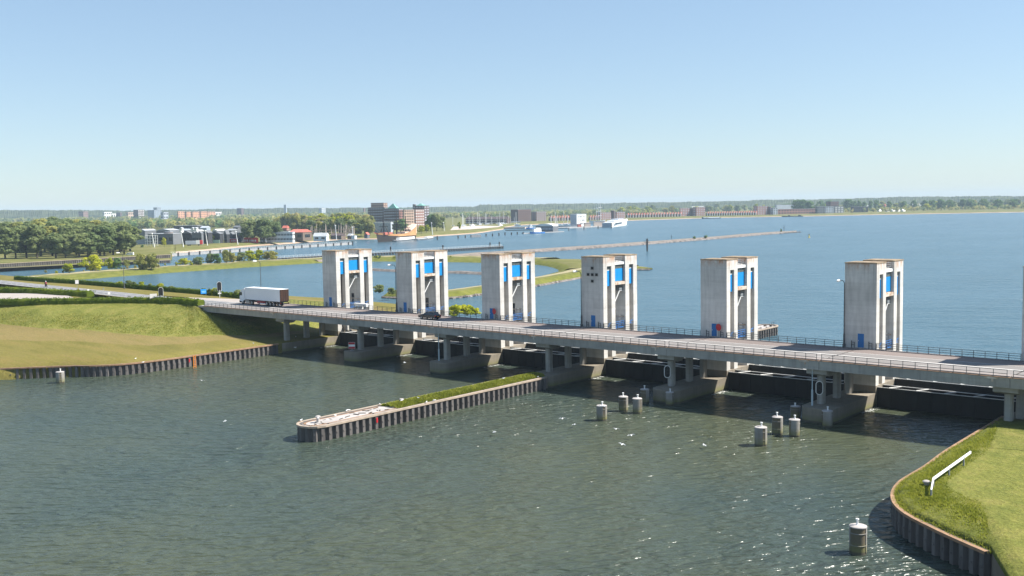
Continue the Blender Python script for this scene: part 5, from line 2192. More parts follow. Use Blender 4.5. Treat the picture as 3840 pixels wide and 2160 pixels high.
def bld(label, pl, pc, pr, pyb, pyt, wall, z=3.0, roof='flat', roofmat='zinc_roof', rh=0, floors=0, na=0, nb=0, name='building', group=None, alpha=33, win='darkglass', wh=.5, cat='building', frame=None, along=None):
    p, rz, a_, b_, h_, k = frame_at(pl, pc, pr, pyb, pyt, z, alpha)
    t_ = thing(name, label, cat, p, rz, group)
    rise = rh * k
    hw = h_ - (rise if roof in ('gable', 'pyramid', 'barrel') else 0)
    m_ = MB()
    m_.box(0, b_, 0, a_, -1.0, hw)
    m_.build('wall', wall, t_)
    m_ = MB()
    if roof == 'flat':
        m_.box(-.25, b_ + .25, -.25, a_ + .25, hw, hw + .35)
    elif roof == 'gable':
        roof_gable(m_, b_, a_, hw, rise, along or ('x' if b_ > a_ else 'y'))
    elif roof == 'pyramid':
        m_.box(-.4, b_ + .4, -.4, a_ + .4, hw, hw + .4)
        i_ = .2
        m_.add([(b_ * i_, a_ * i_, hw + .4), (b_ * (1 - i_), a_ * i_, hw + .4), (b_ * (1 - i_), a_ * (1 - i_), hw + .4), (b_ * i_, a_ * (1 - i_), hw + .4), (b_ / 2, a_ / 2, hw + rise)], [(0, 1, 4), (1, 2, 4), (2, 3, 4), (3, 0, 4)])
    elif roof == 'barrel':
        n_ = 10
        prof_ = [(a_ * (1 - math.cos(math.pi * i / n_)) / 2, hw + rise * math.sin(math.pi * i / n_)) for i in range(n_ + 1)]
        vs = [(-.2, y, z_) for y, z_ in prof_] + [(b_ + .2, y, z_) for y, z_ in prof_]
        m_.add(vs, [(i, i + 1, n_ + 2 + i, n_ + 1 + i) for i in range(n_)] + [tuple(range(n_ + 1))[::-1], tuple(range(n_ + 1, 2 * n_ + 2))])
    m_.build('roof', roofmat, t_)
    if floors:
        m_ = MB()
        fh_ = hw / floors
        for f_ in range(floors):
            z0_ = fh_ * (f_ + .5 - wh / 2)
            z1_ = fh_ * (f_ + .5 + wh / 2)
            for i in range(na):
                c = a_ * (i + .5) / na
                w2 = a_ / na * .27
                m_.box(-.12, .05, c - w2, c + w2, z0_, z1_)
            for i in range(nb):
                c = b_ * (i + .5) / nb
                w2 = b_ / nb * .27
                m_.box(c - w2, c + w2, -.12, .05, z0_, z1_)
        if m_.v:
            o_ = m_.build('window', win, t_)
            o_['kind'] = 'stuff'
    return t_, a_, b_, hw, k


# shopping village at the left
G1 = 'dark gabled shops of the waterside village'
bld('long low dark hall with a flat roof behind the brown drum', 560, 650, 690, 917, 877, 'cladding_grey', floors=1, na=5, nb=0, wh=.3, group=G1)
t, a_, b_, h_, k = bld('rounded blue grey hall right of the poplars', 512, 579, 590, 917, 893, 'shed_bluegrey', roof='barrel', roofmat='shed_bluegrey', rh=11)
p = at(634, 916, 3)
k = mpp(p)
t = thing('round_building', 'brown drum shaped building in the dark hall', 'building', p)
m = MB()
m.lathe((0, 0, 0), [(16 * k, -1), (16 * k, 45 * k)], 24)
m.build('wall', 'timber_brown', t)
m = MB()
m.lathe((0, 0, 45 * k), [(16.5 * k, 0), (16.5 * k, .5)], 24)
m.build('roof', 'zinc_roof', t)
bld('white flat canopy right of the brown drum', 648, 676, 684, 905, 873, 'render_white', floors=1, na=1, nb=0, wh=.7)
for i, (pl, pc, pr, yb, yt, rh, lb) in enumerate([(684, 718, 726, 917, 866, 9, 'wide black gabled shop behind the leftmost white trailer'), (722, 733, 740, 917, 868, 8, 'first narrow gable of three grey arched shop fronts'), (732, 745, 752, 917, 868, 8, 'second narrow gable of three grey arched shop fronts'),
                                                  (744, 757, 764, 917, 868, 8, 'third narrow gable of three grey arched shop fronts'), (763, 781, 797, 914, 863, 10, 'tall black gabled shop beside the leaning white mast'), (795, 826, 838, 912, 868, 9, 'black gabled shop with a mint green front'),
                                                  (841, 851, 862, 911, 861, 18, 'steep black gabled shop, taller than its neighbours'), (856, 874, 884, 909, 870, 9, 'black arched shop left of the three dense trees'), (880, 905, 915, 908, 872, 9, 'black shop partly behind the three dense trees')]):
    t, a_, b_, h_, k = bld(lb, pl, pc, pr, yb, yt, 'cladding_black' if i not in (1, 2, 3) else 'cladding_grey', roof='gable', roofmat='cladding_grey', rh=rh, name='gabled_shop', group=G1, along='x')
    m = MB()
    for y0_, y1_ in ((.18, .42), (.58, .82)):
        m.box(-.15, .1, a_ * y0_, a_ * y1_, 0, h_ * .62)
    m.build('shop_window', 'darkglass', t)
    if i == 5:
        m = MB()
        m.box(-.4, -.1, a_ * .05, a_ * .85, 0, h_ * .36)
        m.build('shop_front', 'mint', t)
bld('red and white shop unit left of the three dense trees', 843, 858, 866, 910, 896, 'shop_red', floors=1, na=3, wh=.5, win='render_white', name='kiosk', group='red and white kiosks')
bld('narrow red and white shop unit by the leaning mast', 868, 884, 892, 909, 895, 'shop_red', floors=1, na=3, wh=.5, win='render_white', name='kiosk', group='red and white kiosks')
for i, (a, b) in enumerate(((915, 932), (934, 945), (945, 962))):
    bld('scalloped red and white shop under the dense trees, %s from the left' % ordinal(i), a, b, b + 4, 908, 890, 'shop_red', roof='barrel', roofmat='shop_red', rh=6, floors=1, na=2, wh=.6, win='render_white', name='kiosk', group='red and white kiosks')
for i, px in enumerate((681, 724, 736)):
    t, a_, b_, h_, k = bld('white roof turret, %s from the left above the black shops' % ordinal(i), px - 6, px + 3, px + 7, 905, 852, 'render_white', roof='gable', roofmat='zinc_roof', rh=4, name='turret', group='white roof turrets')
for i, (a, c, b, yb, yt, mt, rf) in enumerate([(524, 545, 585, 880, 859, 'cladding_grey', 'zinc_roof'), (590, 640, 676, 882, 858, 'cladding_grey', 'zinc_roof'), (676, 700, 725, 880, 858, 'cladding_grey', 'hall_grey'), (738, 750, 768, 880, 861, 'cladding_grey', 'render_white'), (754, 776, 790, 872, 848, 'shed_bluegrey', 'hall_grey'),
                                               (798, 818, 850, 880, 859, 'cladding_grey', 'render_white'), (850, 870, 895, 880, 858, 'cladding_grey', 'zinc_roof'), (876, 893, 912, 872, 846, 'cladding_grey', 'cladding_grey')]):
    bld('pale roofed shop in the rear row of the village, %s from the left' % ordinal(i), a, c, b, yb + 22, yt, mt, z=3.0, roof='gable', roofmat=rf, rh=6, name='shop', group='rear row of pale roofed shops')
bld('long low dark roof among the brown trees behind the village', 655, 740, 760, 872, 846, 'cladding_black', floors=0)
# scaffold of masts
p = at(565, 925, 3)
k = mpp(p)
t = thing('scaffold', 'white open scaffold frame beside the rounded hall', 'scaffold', p, R(38))
m = MB()
for x in (-20, -10, 0, 10, 20):
    m.tube((x * k, 0, 0), (x * k, 0, 42 * k), .16, 5)
    m.tube((x * k, 4, 0), (x * k, 4, 42 * k), .16, 5)
for z in (10, 20, 30, 42):
    m.tube((-20 * k, 0, z * k), (20 * k, 0, z * k), .14, 5)
    m.tube((-20 * k, 4, z * k), (20 * k, 4, z * k), .14, 5)
m.build('frame', 'white', t)
for i, (px, yb, yt, le) in enumerate([(580, 932, 876, -7), (688, 928, 868, -6), (778, 922, 866, -5), (892, 917, 868, -6), (998, 909, 858, -4), (1090, 905, 870, -3), (1262, 899, 846, -3), (1325, 893, 852, -3), (1622, 880, 836, -3), (1667, 868, 835, -3)]):
    p = at(px, yb, 2.5)
    k = mpp(p)
    v = Vector((p.x - CAM.x, p.y - CAM.y, 0)).normalized()
    t = thing('light_mast', 'white leaning light mast, %s from the left along the shore' % ordinal(i), 'light mast', p, 0, 'white leaning light masts')
    m = MB()
    tp = Vector((v.y, -v.x, 0)) * le * k + Vector((0, 0, (yb - yt) * k))
    m.tube((0, 0, 0), tp, .42, 6, 0, .2)
    m.build('mast', 'white', t)
    m = MB()
    m.lathe((tp.x, tp.y, tp.z), [(.3, -.6), (.7, -.3), (.7, .3), (.2, .5)], 8)
    m.build('lamp_head', 'white', t)
# trailers parked before the shops
for px, yb, w_, mt, lb in ((728, 921, 62, 'hall_grey', 'grey semitrailer with a white and red end, parked before the black shops'),):
    p = at(px, yb, 3.0)
    k = mpp(p)
    t = thing('semitrailer', lb, 'trailer', p, R(52))
    L = 58 * k / .95
    m = MB()
    m.box(-L / 2, L / 2 - 5, -1.3, 1.3, 1.1, 4.0)
    m.build('body', mt, t)
    m = MB()
    m.box(L / 2 - 5, L / 2 - 2, -1.32, 1.32, 1.1, 4.3)
    m.build('cab', 'white', t)
    m = MB()
    m.box(L / 2 - 2, L / 2, -1.32, 1.32, 1.1, 4.3)
    m.build('cab_front', 'shop_red', t)
    for x in (-L / 2 + 2, -L / 2 + 3.5, L / 2 - 3):
        m = MB()
        m.tube((x, -1.3, .5), (x, 1.3, .5), .5, 10)
        m.build('wheel', 'black', t)
tree_px('round', 'leaf_lime', 616, 926, 890, 3, 'small round yellow green tree before the dark hall', 'young trees on the quay', 20)
tree_px('round', 'leaf_lime', 803, 912, 877, 3, 'small tawny tree before the mint green shop front', 'young trees on the quay', 22)
tree_px('round', 'leaf_olive', 657, 915, 880, 3, 'small hazy tree right of the brown drum', 'young trees on the quay', 20)
tree_px('shrub', 'leaf_dark', 534, 929, 917, 3, 'round dark bush left of the scaffold', None, 13, cat='shrub')
for px, yb, yt, w_, lb in ((938, 908, 822, 84, 'left of three dense dark trees before the white restaurant'), (990, 907, 820, 74, 'middle of three dense dark trees before the white restaurant'), (1030, 905, 829, 66, 'right of three dense dark trees before the white restaurant')):
    tree_px('round', 'leaf_poplar', px, yb, yt, 3, lb, 'dense trees before the restaurant', w_)
# restaurant and barn
t, a_, b_, h_, k = bld('white restaurant with a glazed upper veranda', 976, 1098, 1106, 905, 871, 'render_white', roof='flat', roofmat='hall_grey', floors=2, na=22, nb=2, wh=.42)
bld('white hipped upper storey of the restaurant', 1048, 1082, 1090, 896, 858, 'render_white', roof='pyramid', roofmat='cladding_grey', rh=8)
bld('small red roofed gable behind the restaurant', 1060, 1076, 1086, 896, 846, 'brick_red', roof='gable', roofmat='tile_red', rh=9)
bld('timber barn with a pinkish red roof right of the restaurant', 1085, 1136, 1170, 899, 860, 'timber_brown', roof='gable', roofmat='tile_red', rh=11, along='y', alpha=38, floors=1, na=2, nb=1, wh=.4)
bld('low white shed with a bright white roof', 1176, 1224, 1234, 900, 873, 'render_white', roof='gable', roofmat='render_white', rh=13, floors=1, na=2, wh=.5, along='y')
bld('dark blue grey wharf hall behind the ship timbers', 1158, 1196, 1214, 880, 833, 'cladding_grey', floors=0)
bld('low timber shed with a tile roof at the wharf', 1240, 1280, 1296, 894, 876, 'timber_brown', roof='gable', roofmat='brick_dark', rh=7, along='y')
bld('small white hut near the red flag roof', 1318, 1330, 1338, 893, 884, 'render_white')
bld('white gabled boat hut on the wharf', 1303, 1314, 1326, 893, 876, 'timber_brown', roof='gable', roofmat='render_white', rh=8)
bld('little hut with a tilted red roof left of the tall ship bow', 1366, 1378, 1386, 890, 871, 'cladding_grey', roof='gable', roofmat='tile_red', rh=9)
t = thing('wharf_timbers', 'thicket of pale ship timbers standing on the wharf', 'timber frame', at(1255, 889, 3))
random.seed(5)
k = mpp(t.location)
v = Vector((t.location.x - CAM.x, t.location.y - CAM.y, 0)).normalized()
rv = Vector((v.y, -v.x, 0))
for i in range(34):
    x = random.uniform(-90, 75)
    q = rv * x * k + v * random.uniform(0, 8)
    m = MB()
    m.tube(q, q + Vector((random.uniform(-1, 1), random.uniform(-1, 1), random.uniform(7, 14))), .28, 5, 0, .18)
    m.build('timber', 'stone_beige', t)
m = MB()
for z in (4, 7):
    m.tube(rv * -80 * k + Vector((0, 0, z)), rv * 70 * k + Vector((0, 0, z)), .35, 5)
m.build('cross_beam', 'timber_brown', t)
bld('pale museum hall with a flat white roof behind the tall ship', 1402, 1466, 1476, 872, 834, 'hall_grey', roof='flat', roofmat='render_white', floors=2, na=6, wh=.35, win='shed_bluegrey')

# apartment blocks behind the ship
G2 = 'big brick apartment blocks behind the tall ship'
bld('dark stepped apartment block, left one behind the tall ship', 1381, 1444, 1458, 856, 778, 'brick_dark', floors=8, na=7, nb=2, wh=.4, win='hall_grey', name='apartment_block', group=G2)
bld('set back brown top storeys of the left apartment block', 1393, 1440, 1455, 842, 761, 'brick_brown', floors=8, na=6, nb=2, wh=.35, win='brick_pale', name='apartment_block', group=G2)
bld('dark apartment block with a pointed green copper roof', 1440, 1497, 1513, 856, 762, 'brick_dark', roof='pyramid', roofmat='copper_green', rh=20, floors=7, na=7, nb=2, wh=.4, win='hall_grey', name='apartment_block', group=G2)
bld('pink brick apartment wing with arched bays', 1513, 1518, 1560, 858, 787, 'brick_pale', floors=7, na=1, nb=5, wh=.5, name='apartment_block', group=G2)
bld('red brick apartment wing at the right of the arched bays', 1556, 1560, 1592, 858, 786, 'brick_red', floors=7, na=1, nb=5, wh=.45, win='render_white', name='apartment_block', group=G2)
bld('red brick bay left of the arched wing', 1495, 1499, 1514, 856, 788, 'brick_red', floors=7, na=0, nb=2, wh=.45, name='apartment_block', group=G2)
bld('dark apartment tower with a flat green copper cap at the right', 1550, 1592, 1611, 850, 762, 'brick_dark', roof='pyramid', roofmat='copper_green', rh=10, floors=8, na=4, nb=2, wh=.4, win='hall_grey', name='apartment_block', group=G2)
bld('slim dark lift tower beside the green capped tower', 1550, 1557, 1562, 850, 767, 'brick_dark', name='apartment_block', group=G2)

# harbour quarter in the middle
bld('long dark brick terrace with white dormers behind the masts', 1742, 1900, 1916, 838, 812, 'brick_dark', roof='gable', roofmat='brick_dark', rh=9, floors=2, na=20, wh=.35, win='render_white', along='y')
bld('tall dark brick cube behind the harbour', 1916, 1943, 1992, 831, 786, 'brick_dark', floors=5, na=0, nb=7, wh=.5, win='brick_brown')
bld('brown brick apartment house right of the dark cube', 1992, 2012, 2049, 829, 794, 'brick_brown', floors=5, na=2, nb=5, wh=.5, win='hall_grey')
bld('brick apartments with white balconies behind the rigged masts', 2240, 2252, 2292, 824, 797, 'brick_red', floors=4, na=1, nb=5, wh=.5, win='hall_grey')
bld('dark narrow brick tower right of the rigged masts', 2290, 2302, 2308, 822, 790, 'brick_dark')
bld('grey and pink apartment house left of the long gable row', 2306, 2312, 2344, 820, 795, 'brick_red', floors=4, na=1, nb=4, wh=.5, win='hall_grey')
t, a_, b_, h_, k = bld('white slab fronted museum building with a glass side', 2139, 2163, 2199, 846, 803, 'render_white', floors=0, name='museum_building', alpha=40)
m = MB()
for i in range(5):
    m.box(-.2, -.05, a_ * (.05 + .19 * i), a_ * (.05 + .19 * i + .15), h_ * .08, h_ * .95)
m.build('glass_wall', 'shed_bluegrey', t)
m = MB()
for z, x0, x1 in ((.76, .15, .55), (.76, .68, .9), (.46, .15, .25), (.46, .38, .85), (.16, .2, .85)):
    n_ = max(2, int((x1 - x0) * 14))
    for i in range(n_):
        if (i * 7 + int(z * 100)) % 5 == 3:
            continue
        xx = x0 + (x1 - x0) * i / n_
        m.box(b_ * xx, b_ * (xx + (x1 - x0) / n_ * .7), -.12, -.02, h_ * (z - .035), h_ * (z + .035))
o = m.build('lettering', 'cladding_black', t)
p = at(2230, 851, 0)
q1, q2 = at(2130, 857, 0), at(2278, 850, 0)
mb = MB()
d = (q2 - q1).normalized()
nn_ = Vector((-d.y, d.x, 0))
for s0, s1, z0_, z1_, nm, mt in ((0, 1, -2, 1.2, 'harbour_quay', 'jettygrey'),):
    vs = [q1, q2, q2 + nn_ * 40, q1 + nn_ * 40]
    mb.add([(v_.x, v_.y, z0_) for v_ in vs] + [(v_.x, v_.y, z1_) for v_ in vs], [(4, 5, 6, 7), (0, 1, 5, 4), (1, 2, 6, 5), (2, 3, 7, 6), (3, 0, 4, 7)])
mb.build('harbour_quay', 'jettygrey', **STRUCT)
bld('left beige container wall on the harbour quay', 2190, 2192, 2215, 850, 836, 'stone_beige', z=1.2, name='quay_wall', alpha=20)
bld('right long beige container wall on the harbour quay', 2226, 2228, 2268, 848, 831, 'stone_beige', z=1.2, name='quay_wall', alpha=20)
bld('dark red hut below the white museum building', 2165, 2168, 2180, 851, 841, 'tile_red', z=1.2, name='hut', alpha=20)
t, a_, b_, h_, k = bld('floating pavilion with a white rounded roof in the harbour mouth', 2008, 2074, 2094, 868, 839, 'cladding_grey', z=.4, roof='barrel', roofmat='render_white', rh=9, floors=1, na=12, wh=.4, win='hall_grey', name='pavilion')
for px0, y0, px1, y1, lb in ((1895, 865, 2010, 863, 'thin dark jetty left of the floating pavilion'), (1960, 877, 2112, 870, 'pale pontoon with the blue and white boat in front of the pavilion'), (2060, 850, 2140, 851, 'dark pontoon between the pavilion and the museum')):
    a, b = at(px0, y0, 0), at(px1, y1, 0)
    d = b - a
    m = MB()
    m.box(0, d.length, -1.5, 1.5, -.4, .9)
    o = m.build('pontoon', 'jettygrey' if 'pale' in lb else 'timber', loc=a, rz=math.atan2(d.y, d.x))
    tag(o, lb, 'pontoon')
p1_, p2_ = at(1766, 890, 0), at(1802, 889, 0)
d = p2_ - p1_
m = MB()
m.box(0, d.length, -2, 2, -1, 2.6)
tag(m.build('concrete_block', 'jettygrey', loc=p1_, rz=math.atan2(d.y, d.x)), 'grey concrete landing block in the row of dark piles', 'landing block')
p1_, p2_ = at(1880, 858, 0), at(1972, 857, 0)
d = p2_ - p1_
m = MB()
m.box(0, d.length, -4, 8, -1, 2.2)
tag(m.build('breakwater_wall', 'stone_beige', loc=p1_, rz=math.atan2(d.y, d.x)), 'low beige harbour wall left of the floating pavilion', 'harbour wall')
p1_, p2_ = at(1897, 842, 0), at(1952, 841, 0)
d = p2_ - p1_
m = MB()
m.box(0, d.length, -4, 8, -1, 5)
tag(m.build('boat_shed', 'hall_grey', loc=p1_, rz=math.atan2(d.y, d.x)), 'long low pale boat shed below the dark brick cube', 'boat shed')


# ------------------------------------------------------------------ terraces of narrow houses
def terrace(px0, px1, yb0, yb1, hpx, n_, group, where):
    al = R(28)
    proto = None
    for i in range(n_):
        f_ = (i + .5) / n_
        px, yb = px0 + (px1 - px0) * f_, yb0 + (yb1 - yb0) * f_
        p = at(px, yb, 3.2)
        k = mpp(p)
        v = Vector((p.x - CAM.x, p.y - CAM.y, 0)).normalized()
        rv = Vector((v.y, -v.x, 0))
        lb = 'narrow brick gable house, %s from the left in the row %s' % (ordinal(i), where)
        wd = (px1 - px0) / n_ * k * .98
        if proto is None:
            hh = hpx * k
            proto = thing('terrace_house', lb, 'house', p, 0, group)
            m_ = MB()
            m_.box(0, wd, 0, 10, -1, hh * .55)
            m_.build('wall', 'brick_brown', proto)
            m_ = MB()
            # mono-pitch fin rising to the right, pale wall plane to the left
            vs = [(0, -.1, hh * .55), (wd, -.1, hh * .55), (wd * .92, -.1, hh), (wd * .70, -.1, hh), (0, 10, hh * .55), (wd, 10, hh * .55), (wd * .92, 10, hh), (wd * .70, 10, hh)]
            m_.add(vs, [(0, 1, 2, 3), (5, 4, 7, 6), (1, 5, 6, 2), (2, 6, 7, 3), (3, 7, 4, 0)])
            m_.build('roof', 'tile_red', proto)
            m_ = MB()
            m_.box(wd * .12, wd * .5, -.25, 0, hh * .06, hh * .55)
            m_.build('window', 'darkglass', proto)
            m_ = MB()
            m_.box(wd * .55, wd * .95, -1.2, -.02, -.5, hh * .82)
            m_.build('bay', 'render_white', proto)
            o_ = proto
        else:
            o_ = copy_tree(proto, p, label=lb)
        o_.rotation_euler = (0, 0, math.atan2(rv.y, rv.x) - R(6))


terrace(2341, 2550, 816.5, 811.5, 17, 20, 'terrace houses left of the brick apartments', 'left of the pink apartments')
terrace(2642, 2832, 809.5, 806, 15.5, 21, 'terrace houses right of the brick apartments', 'right of the pink apartments')
terrace(2052, 2138, 829, 826, 19, 8, 'terrace houses behind the rigging', 'left of the white museum')
terrace(2202, 2240, 826, 824, 18, 4, 'terrace houses beside the rigged masts', 'right of the white museum')

G3 = 'brick apartment houses on the far shore'
for pl, pc, pr, yb, yt, mt, fl, nb_, wn_, lb in [
    (2547, 2551, 2586, 811, 781, 'brick_red', 5, 4, 'hall_grey', 'pink brick apartments between the two long gable rows, left block'),
    (2584, 2597, 2600, 810, 781, 'brick_dark', 0, 0, 'hall_grey', 'dark slim brick tower between two pink apartment blocks'),
    (2598, 2611, 2644, 810, 777, 'brick_red', 5, 4, 'hall_grey', 'pink brick apartments at the left end of the second gable row'),
    (2826, 2840, 2877, 806, 773, 'brick_red', 5, 4, 'hall_grey', 'pink brick apartments at the right end of the second gable row'),
    (2876, 2888, 2892, 805, 775, 'brick_dark', 0, 0, 'hall_grey', 'dark slim brick tower before the long brick terrace'),
    (2890, 2900, 2916, 805, 780, 'hall_grey', 4, 2, 'darkglass', 'grey house with a red striped sign at the start of the long terrace'),
    (2914, 2918, 3060, 804, 785, 'brick_red', 2, 14, 'darkglass', 'very long low brick terrace on the far shore'),
    (3058, 3066, 3092, 801, 775, 'cladding_grey', 3, 3, 'darkglass', 'first grey house of the grey and white row'),
    (3090, 3097, 3124, 800, 775, 'hall_grey', 3, 3, 'darkglass', 'second pale house of the grey and white row'),
    (3122, 3130, 3162, 799, 775, 'cladding_grey', 3, 3, 'render_white', 'third house of the grey and white row'),
    (3098, 3114, 3144, 798, 756, 'brick_dark', 5, 3, 'brick_brown', 'brown brick block rising behind the grey and white row'),
    (3190, 3200, 3252, 797, 776, 'cladding_black', 2, 6, 'darkglass', 'long black glazed house right of the grey row'),
    (2905, 2912, 3000, 800, 768, 'hall_grey', 0, 0, 'darkglass', 'pale grey industrial hall behind the long terrace'),
    (2968, 2975, 2984, 800, 766, 'render_white', 0, 0, 'darkglass', 'small bright white house gable by the big round trees')]:
    bld(lb, pl, pc, pr, yb, yt, mt, floors=fl, na=1 if fl else 0, nb=nb_, wh=.45, win=wn_, name='apartment_house', group=G3)
for i, px in enumerate((3297, 3328, 3348, 3367, 3387)):
    bld('small white tent roof on the far right shore, %s from the left' % ordinal(i), px - 8, px, px + 8, 794, 784, 'render_white', roof='gable', roofmat='render_white', rh=7, name='pavilion', group='white tent roofs on the far right shore')
for i, (a, b, yb, yt) in enumerate(((3232, 3305, 788, 768), (3410, 3456, 784, 764), (2590, 2640, 795, 773))):
    bld('long white industrial hall among the far trees, %s' % ('left of the far right trees', 'at the far right', 'above the pink apartments')[i], a, a + 4, b, yb, yt, 'render_white', name='industrial_hall', group='white halls among far trees')
p = at(3318, 788, 3.5)
k = mpp(p)
t = thing('water_tower', 'round pink and white tank on a stem among the far right trees', 'tank', p)
m = MB()
m.tube((0, 0, 0), (0, 0, 14 * k), 1.6, 8)
m.build('stem', 'render_white', t)
m = MB()
m.lathe((0, 0, 17 * k), [(1, -5 * k), (4.2 * k, -2.5 * k), (5 * k, 0), (4.2 * k, 2.5 * k), (1, 5 * k)], 16)
m.build('tank', 'tile_red', t)
# town skyline at the left
for pl, pc, pr, yb, yt, mt, fl, na_, nb_, wn_, lb in [
    (297, 314, 331, 832, 793, 'brick_brown', 5, 3, 3, 'brick_dark', 'brown block on the skyline above the poplars'),
    (388, 393, 420, 832, 795, 'render_white', 3, 1, 4, 'darkglass', 'bright white block on the skyline, left part'),
    (418, 420, 446, 832, 801, 'render_white', 2, 1, 4, 'darkglass', 'lower white block on the skyline, right part'),
    (438, 452, 458, 832, 797, 'brick_dark', 0, 0, 0, 'darkglass', 'small dark block right of the white skyline blocks'),
    (474, 482, 503, 832, 796, 'brick_pale', 3, 1, 3, 'darkglass', 'pale low block on the skyline'),
    (503, 520, 541, 835, 787, 'brick_dark', 6, 0, 4, 'render_white', 'dark and white chequered block on the skyline'),
    (556, 580, 606, 832, 788, 'shed_bluegrey', 6, 5, 4, 'cladding_grey', 'blue grey stepped office block on the skyline'),
    (578, 590, 605, 828, 778, 'shed_bluegrey', 8, 3, 3, 'cladding_grey', 'tall top of the blue grey office block'),
    (604, 615, 632, 834, 796, 'hall_grey', 3, 2, 3, 'darkglass', 'low pale annex of the blue grey office block'),
    (666, 670, 694, 834, 793, 'orange_wall', 5, 1, 3, 'brick_brown', 'first orange apartment block on the skyline'),
    (694, 701, 718, 834, 794, 'orange_wall', 5, 1, 3, 'brick_brown', 'second orange apartment block on the skyline'),
    (718, 724, 748, 834, 794, 'orange_wall', 5, 1, 3, 'brick_brown', 'third orange apartment block on the skyline'),
    (748, 755, 777, 832, 793, 'orange_wall', 5, 1, 3, 'brick_brown', 'fourth orange apartment block on the skyline'),
    (776, 780, 808, 828, 794, 'orange_wall', 4, 1, 3, 'brick_brown', 'fifth orange apartment block on the skyline'),
    (806, 809, 832, 826, 795, 'render_white', 2, 0, 4, 'darkglass', 'white row house right of the orange blocks'),
    (890, 906, 915, 822, 781, 'brick_dark', 0, 0, 0, 'darkglass', 'dark grey tower block on the skyline'),
    (1066, 1074, 1077, 818, 768, 'shed_bluegrey', 0, 0, 0, 'darkglass', 'slim tallest tower on the skyline'),
    (1198, 1207, 1222, 816, 780, 'shed_bluegrey', 6, 0, 3, 'render_white', 'blue tower with a white chequered side on the skyline'),
    (1363, 1367, 1370, 815, 780, 'brick_brown', 0, 0, 0, 'darkglass', 'slim brown chimney block left of the apartment blocks')]:
    bld(lb, pl, pc, pr, yb, yt, mt, z=4, floors=fl, na=na_, nb=nb_, wh=.5, win=wn_, name='skyline_block', group='blocks on the town skyline')


# ------------------------------------------------------------------ ships and boats
def hull_mesh(name, L, B, zs, zb, mat, flare=.25, full=.55, sheer_s=0, sheer_b=0, n_=12, deckmat=None):
    """x: 0 stern to L bow; half-beam follows a fullness curve"""
    m_ = MB()
    top, bot, dl = [], [], []
    for i in range(n_ + 1):
        t_ = i / n_
        w_ = B / 2 * (min(1, .72 + t_ * 1.2) if t_ < .4 else max(.02, (1 - ((t_ - .4) / .6) ** (1 + full * 2))))
        sh_ = sheer_s * max(0, 1 - t_ * 2.2) ** 2 + sheer_b * max(0, (t_ - .5) * 2) ** 2
        top.append((L * t_, w_, zs + sh_))
        bot.append((L * (t_ * (1 - .04) + .0), w_ * (1 - flare), zb))
    rows_ = [[(x, -y, z) for x, y, z in bot], [(x, -y, z) for x, y, z in top], top, bot]
    for k_ in range(3):
        for i in range(n_):
            m_.add([rows_[k_][i], rows_[k_][i + 1], rows_[k_ + 1][i + 1], rows_[k_ + 1][i]], [(0, 1, 2, 3)], 1 if k_ == 1 else 0)
    m_.add([rows_[0][0], rows_[1][0], rows_[2][0], rows_[3][0]], [(0, 1, 2, 3)])
    return m_.mesh(name, [mat, deckmat or mat])


a, b = at(1549, 899.5, 0), at(1412, 909, 0)
d = b - a
L = d.length
ship = thing('tall_ship', 'old wooden sailing ship with a carved golden stern moored at the wharf', 'ship', a, math.atan2(d.y, d.x))
W_('hull_tar', (.035, .028, .025))
W_('hull_ochre', (.46, .24, .10))
W_('ship_red', (.45, .13, .09))
W_('ship_cream', (.70, .50, .38))
put('hull', hull_mesh('hull', L, 10.5, 5.0, -.5, 'hull_tar', .2, .9, 5.0, 2.4, deckmat='timber_brown'), ship)
put('upper_strake', hull_mesh('upper_strake', L * .96, 10.8, 6.6, 4.6, 'hull_ochre', .02, .9, 6.0, 2.0, deckmat='timber_brown'), ship)
m = MB()
m.add([(-1.5, -3.4, 6.5), (9.5, -4.2, 6.5), (9.5, -3.6, 10.5), (-2.5, -2.8, 15.5), (-1.5, 3.4, 6.5), (9.5, 4.2, 6.5), (9.5, 3.6, 10.5), (-2.5, 2.8, 15.5)], [(0, 1, 2, 3), (7, 6, 5, 4), (3, 2, 6, 7), (0, 3, 7, 4), (1, 5, 6, 2)])
m.build('stern_castle', 'ship_cream', ship)
m = MB()
for i in range(4):
    m.box(-.5 + i * 2.3, .7 + i * 2.3, -4.4, -3.9, 7.4, 8.8)
m.build('gallery_window', 'ship_red', ship)
m = MB()
m.box(9.5, 21, -4.3, 4.3, 6.3, 8.4)
m.build('quarter_deck', 'ship_cream', ship)
m = MB()
m.box(L * .66, L * .86, -3.8, 3.8, 6.6, 8.6)
m.build('forecastle', 'ship_red', ship)
m = MB()
m.tube((L * .86, 0, 7.5), (L + 9, 0, 15.5), .35, 6, 0, .15)
m.build('bowsprit', 'timber_brown', ship)
m = MB()
m.add([(L * .95, -.4, 6.5), (L + 3, 0, 8.5), (L + 4, 0, 9.6), (L * .95, .4, 8.2)], [(0, 1, 2), (0, 2, 3), (2, 1, 0), (3, 2, 0)])
m.build('beakhead', 'ship_red', ship)
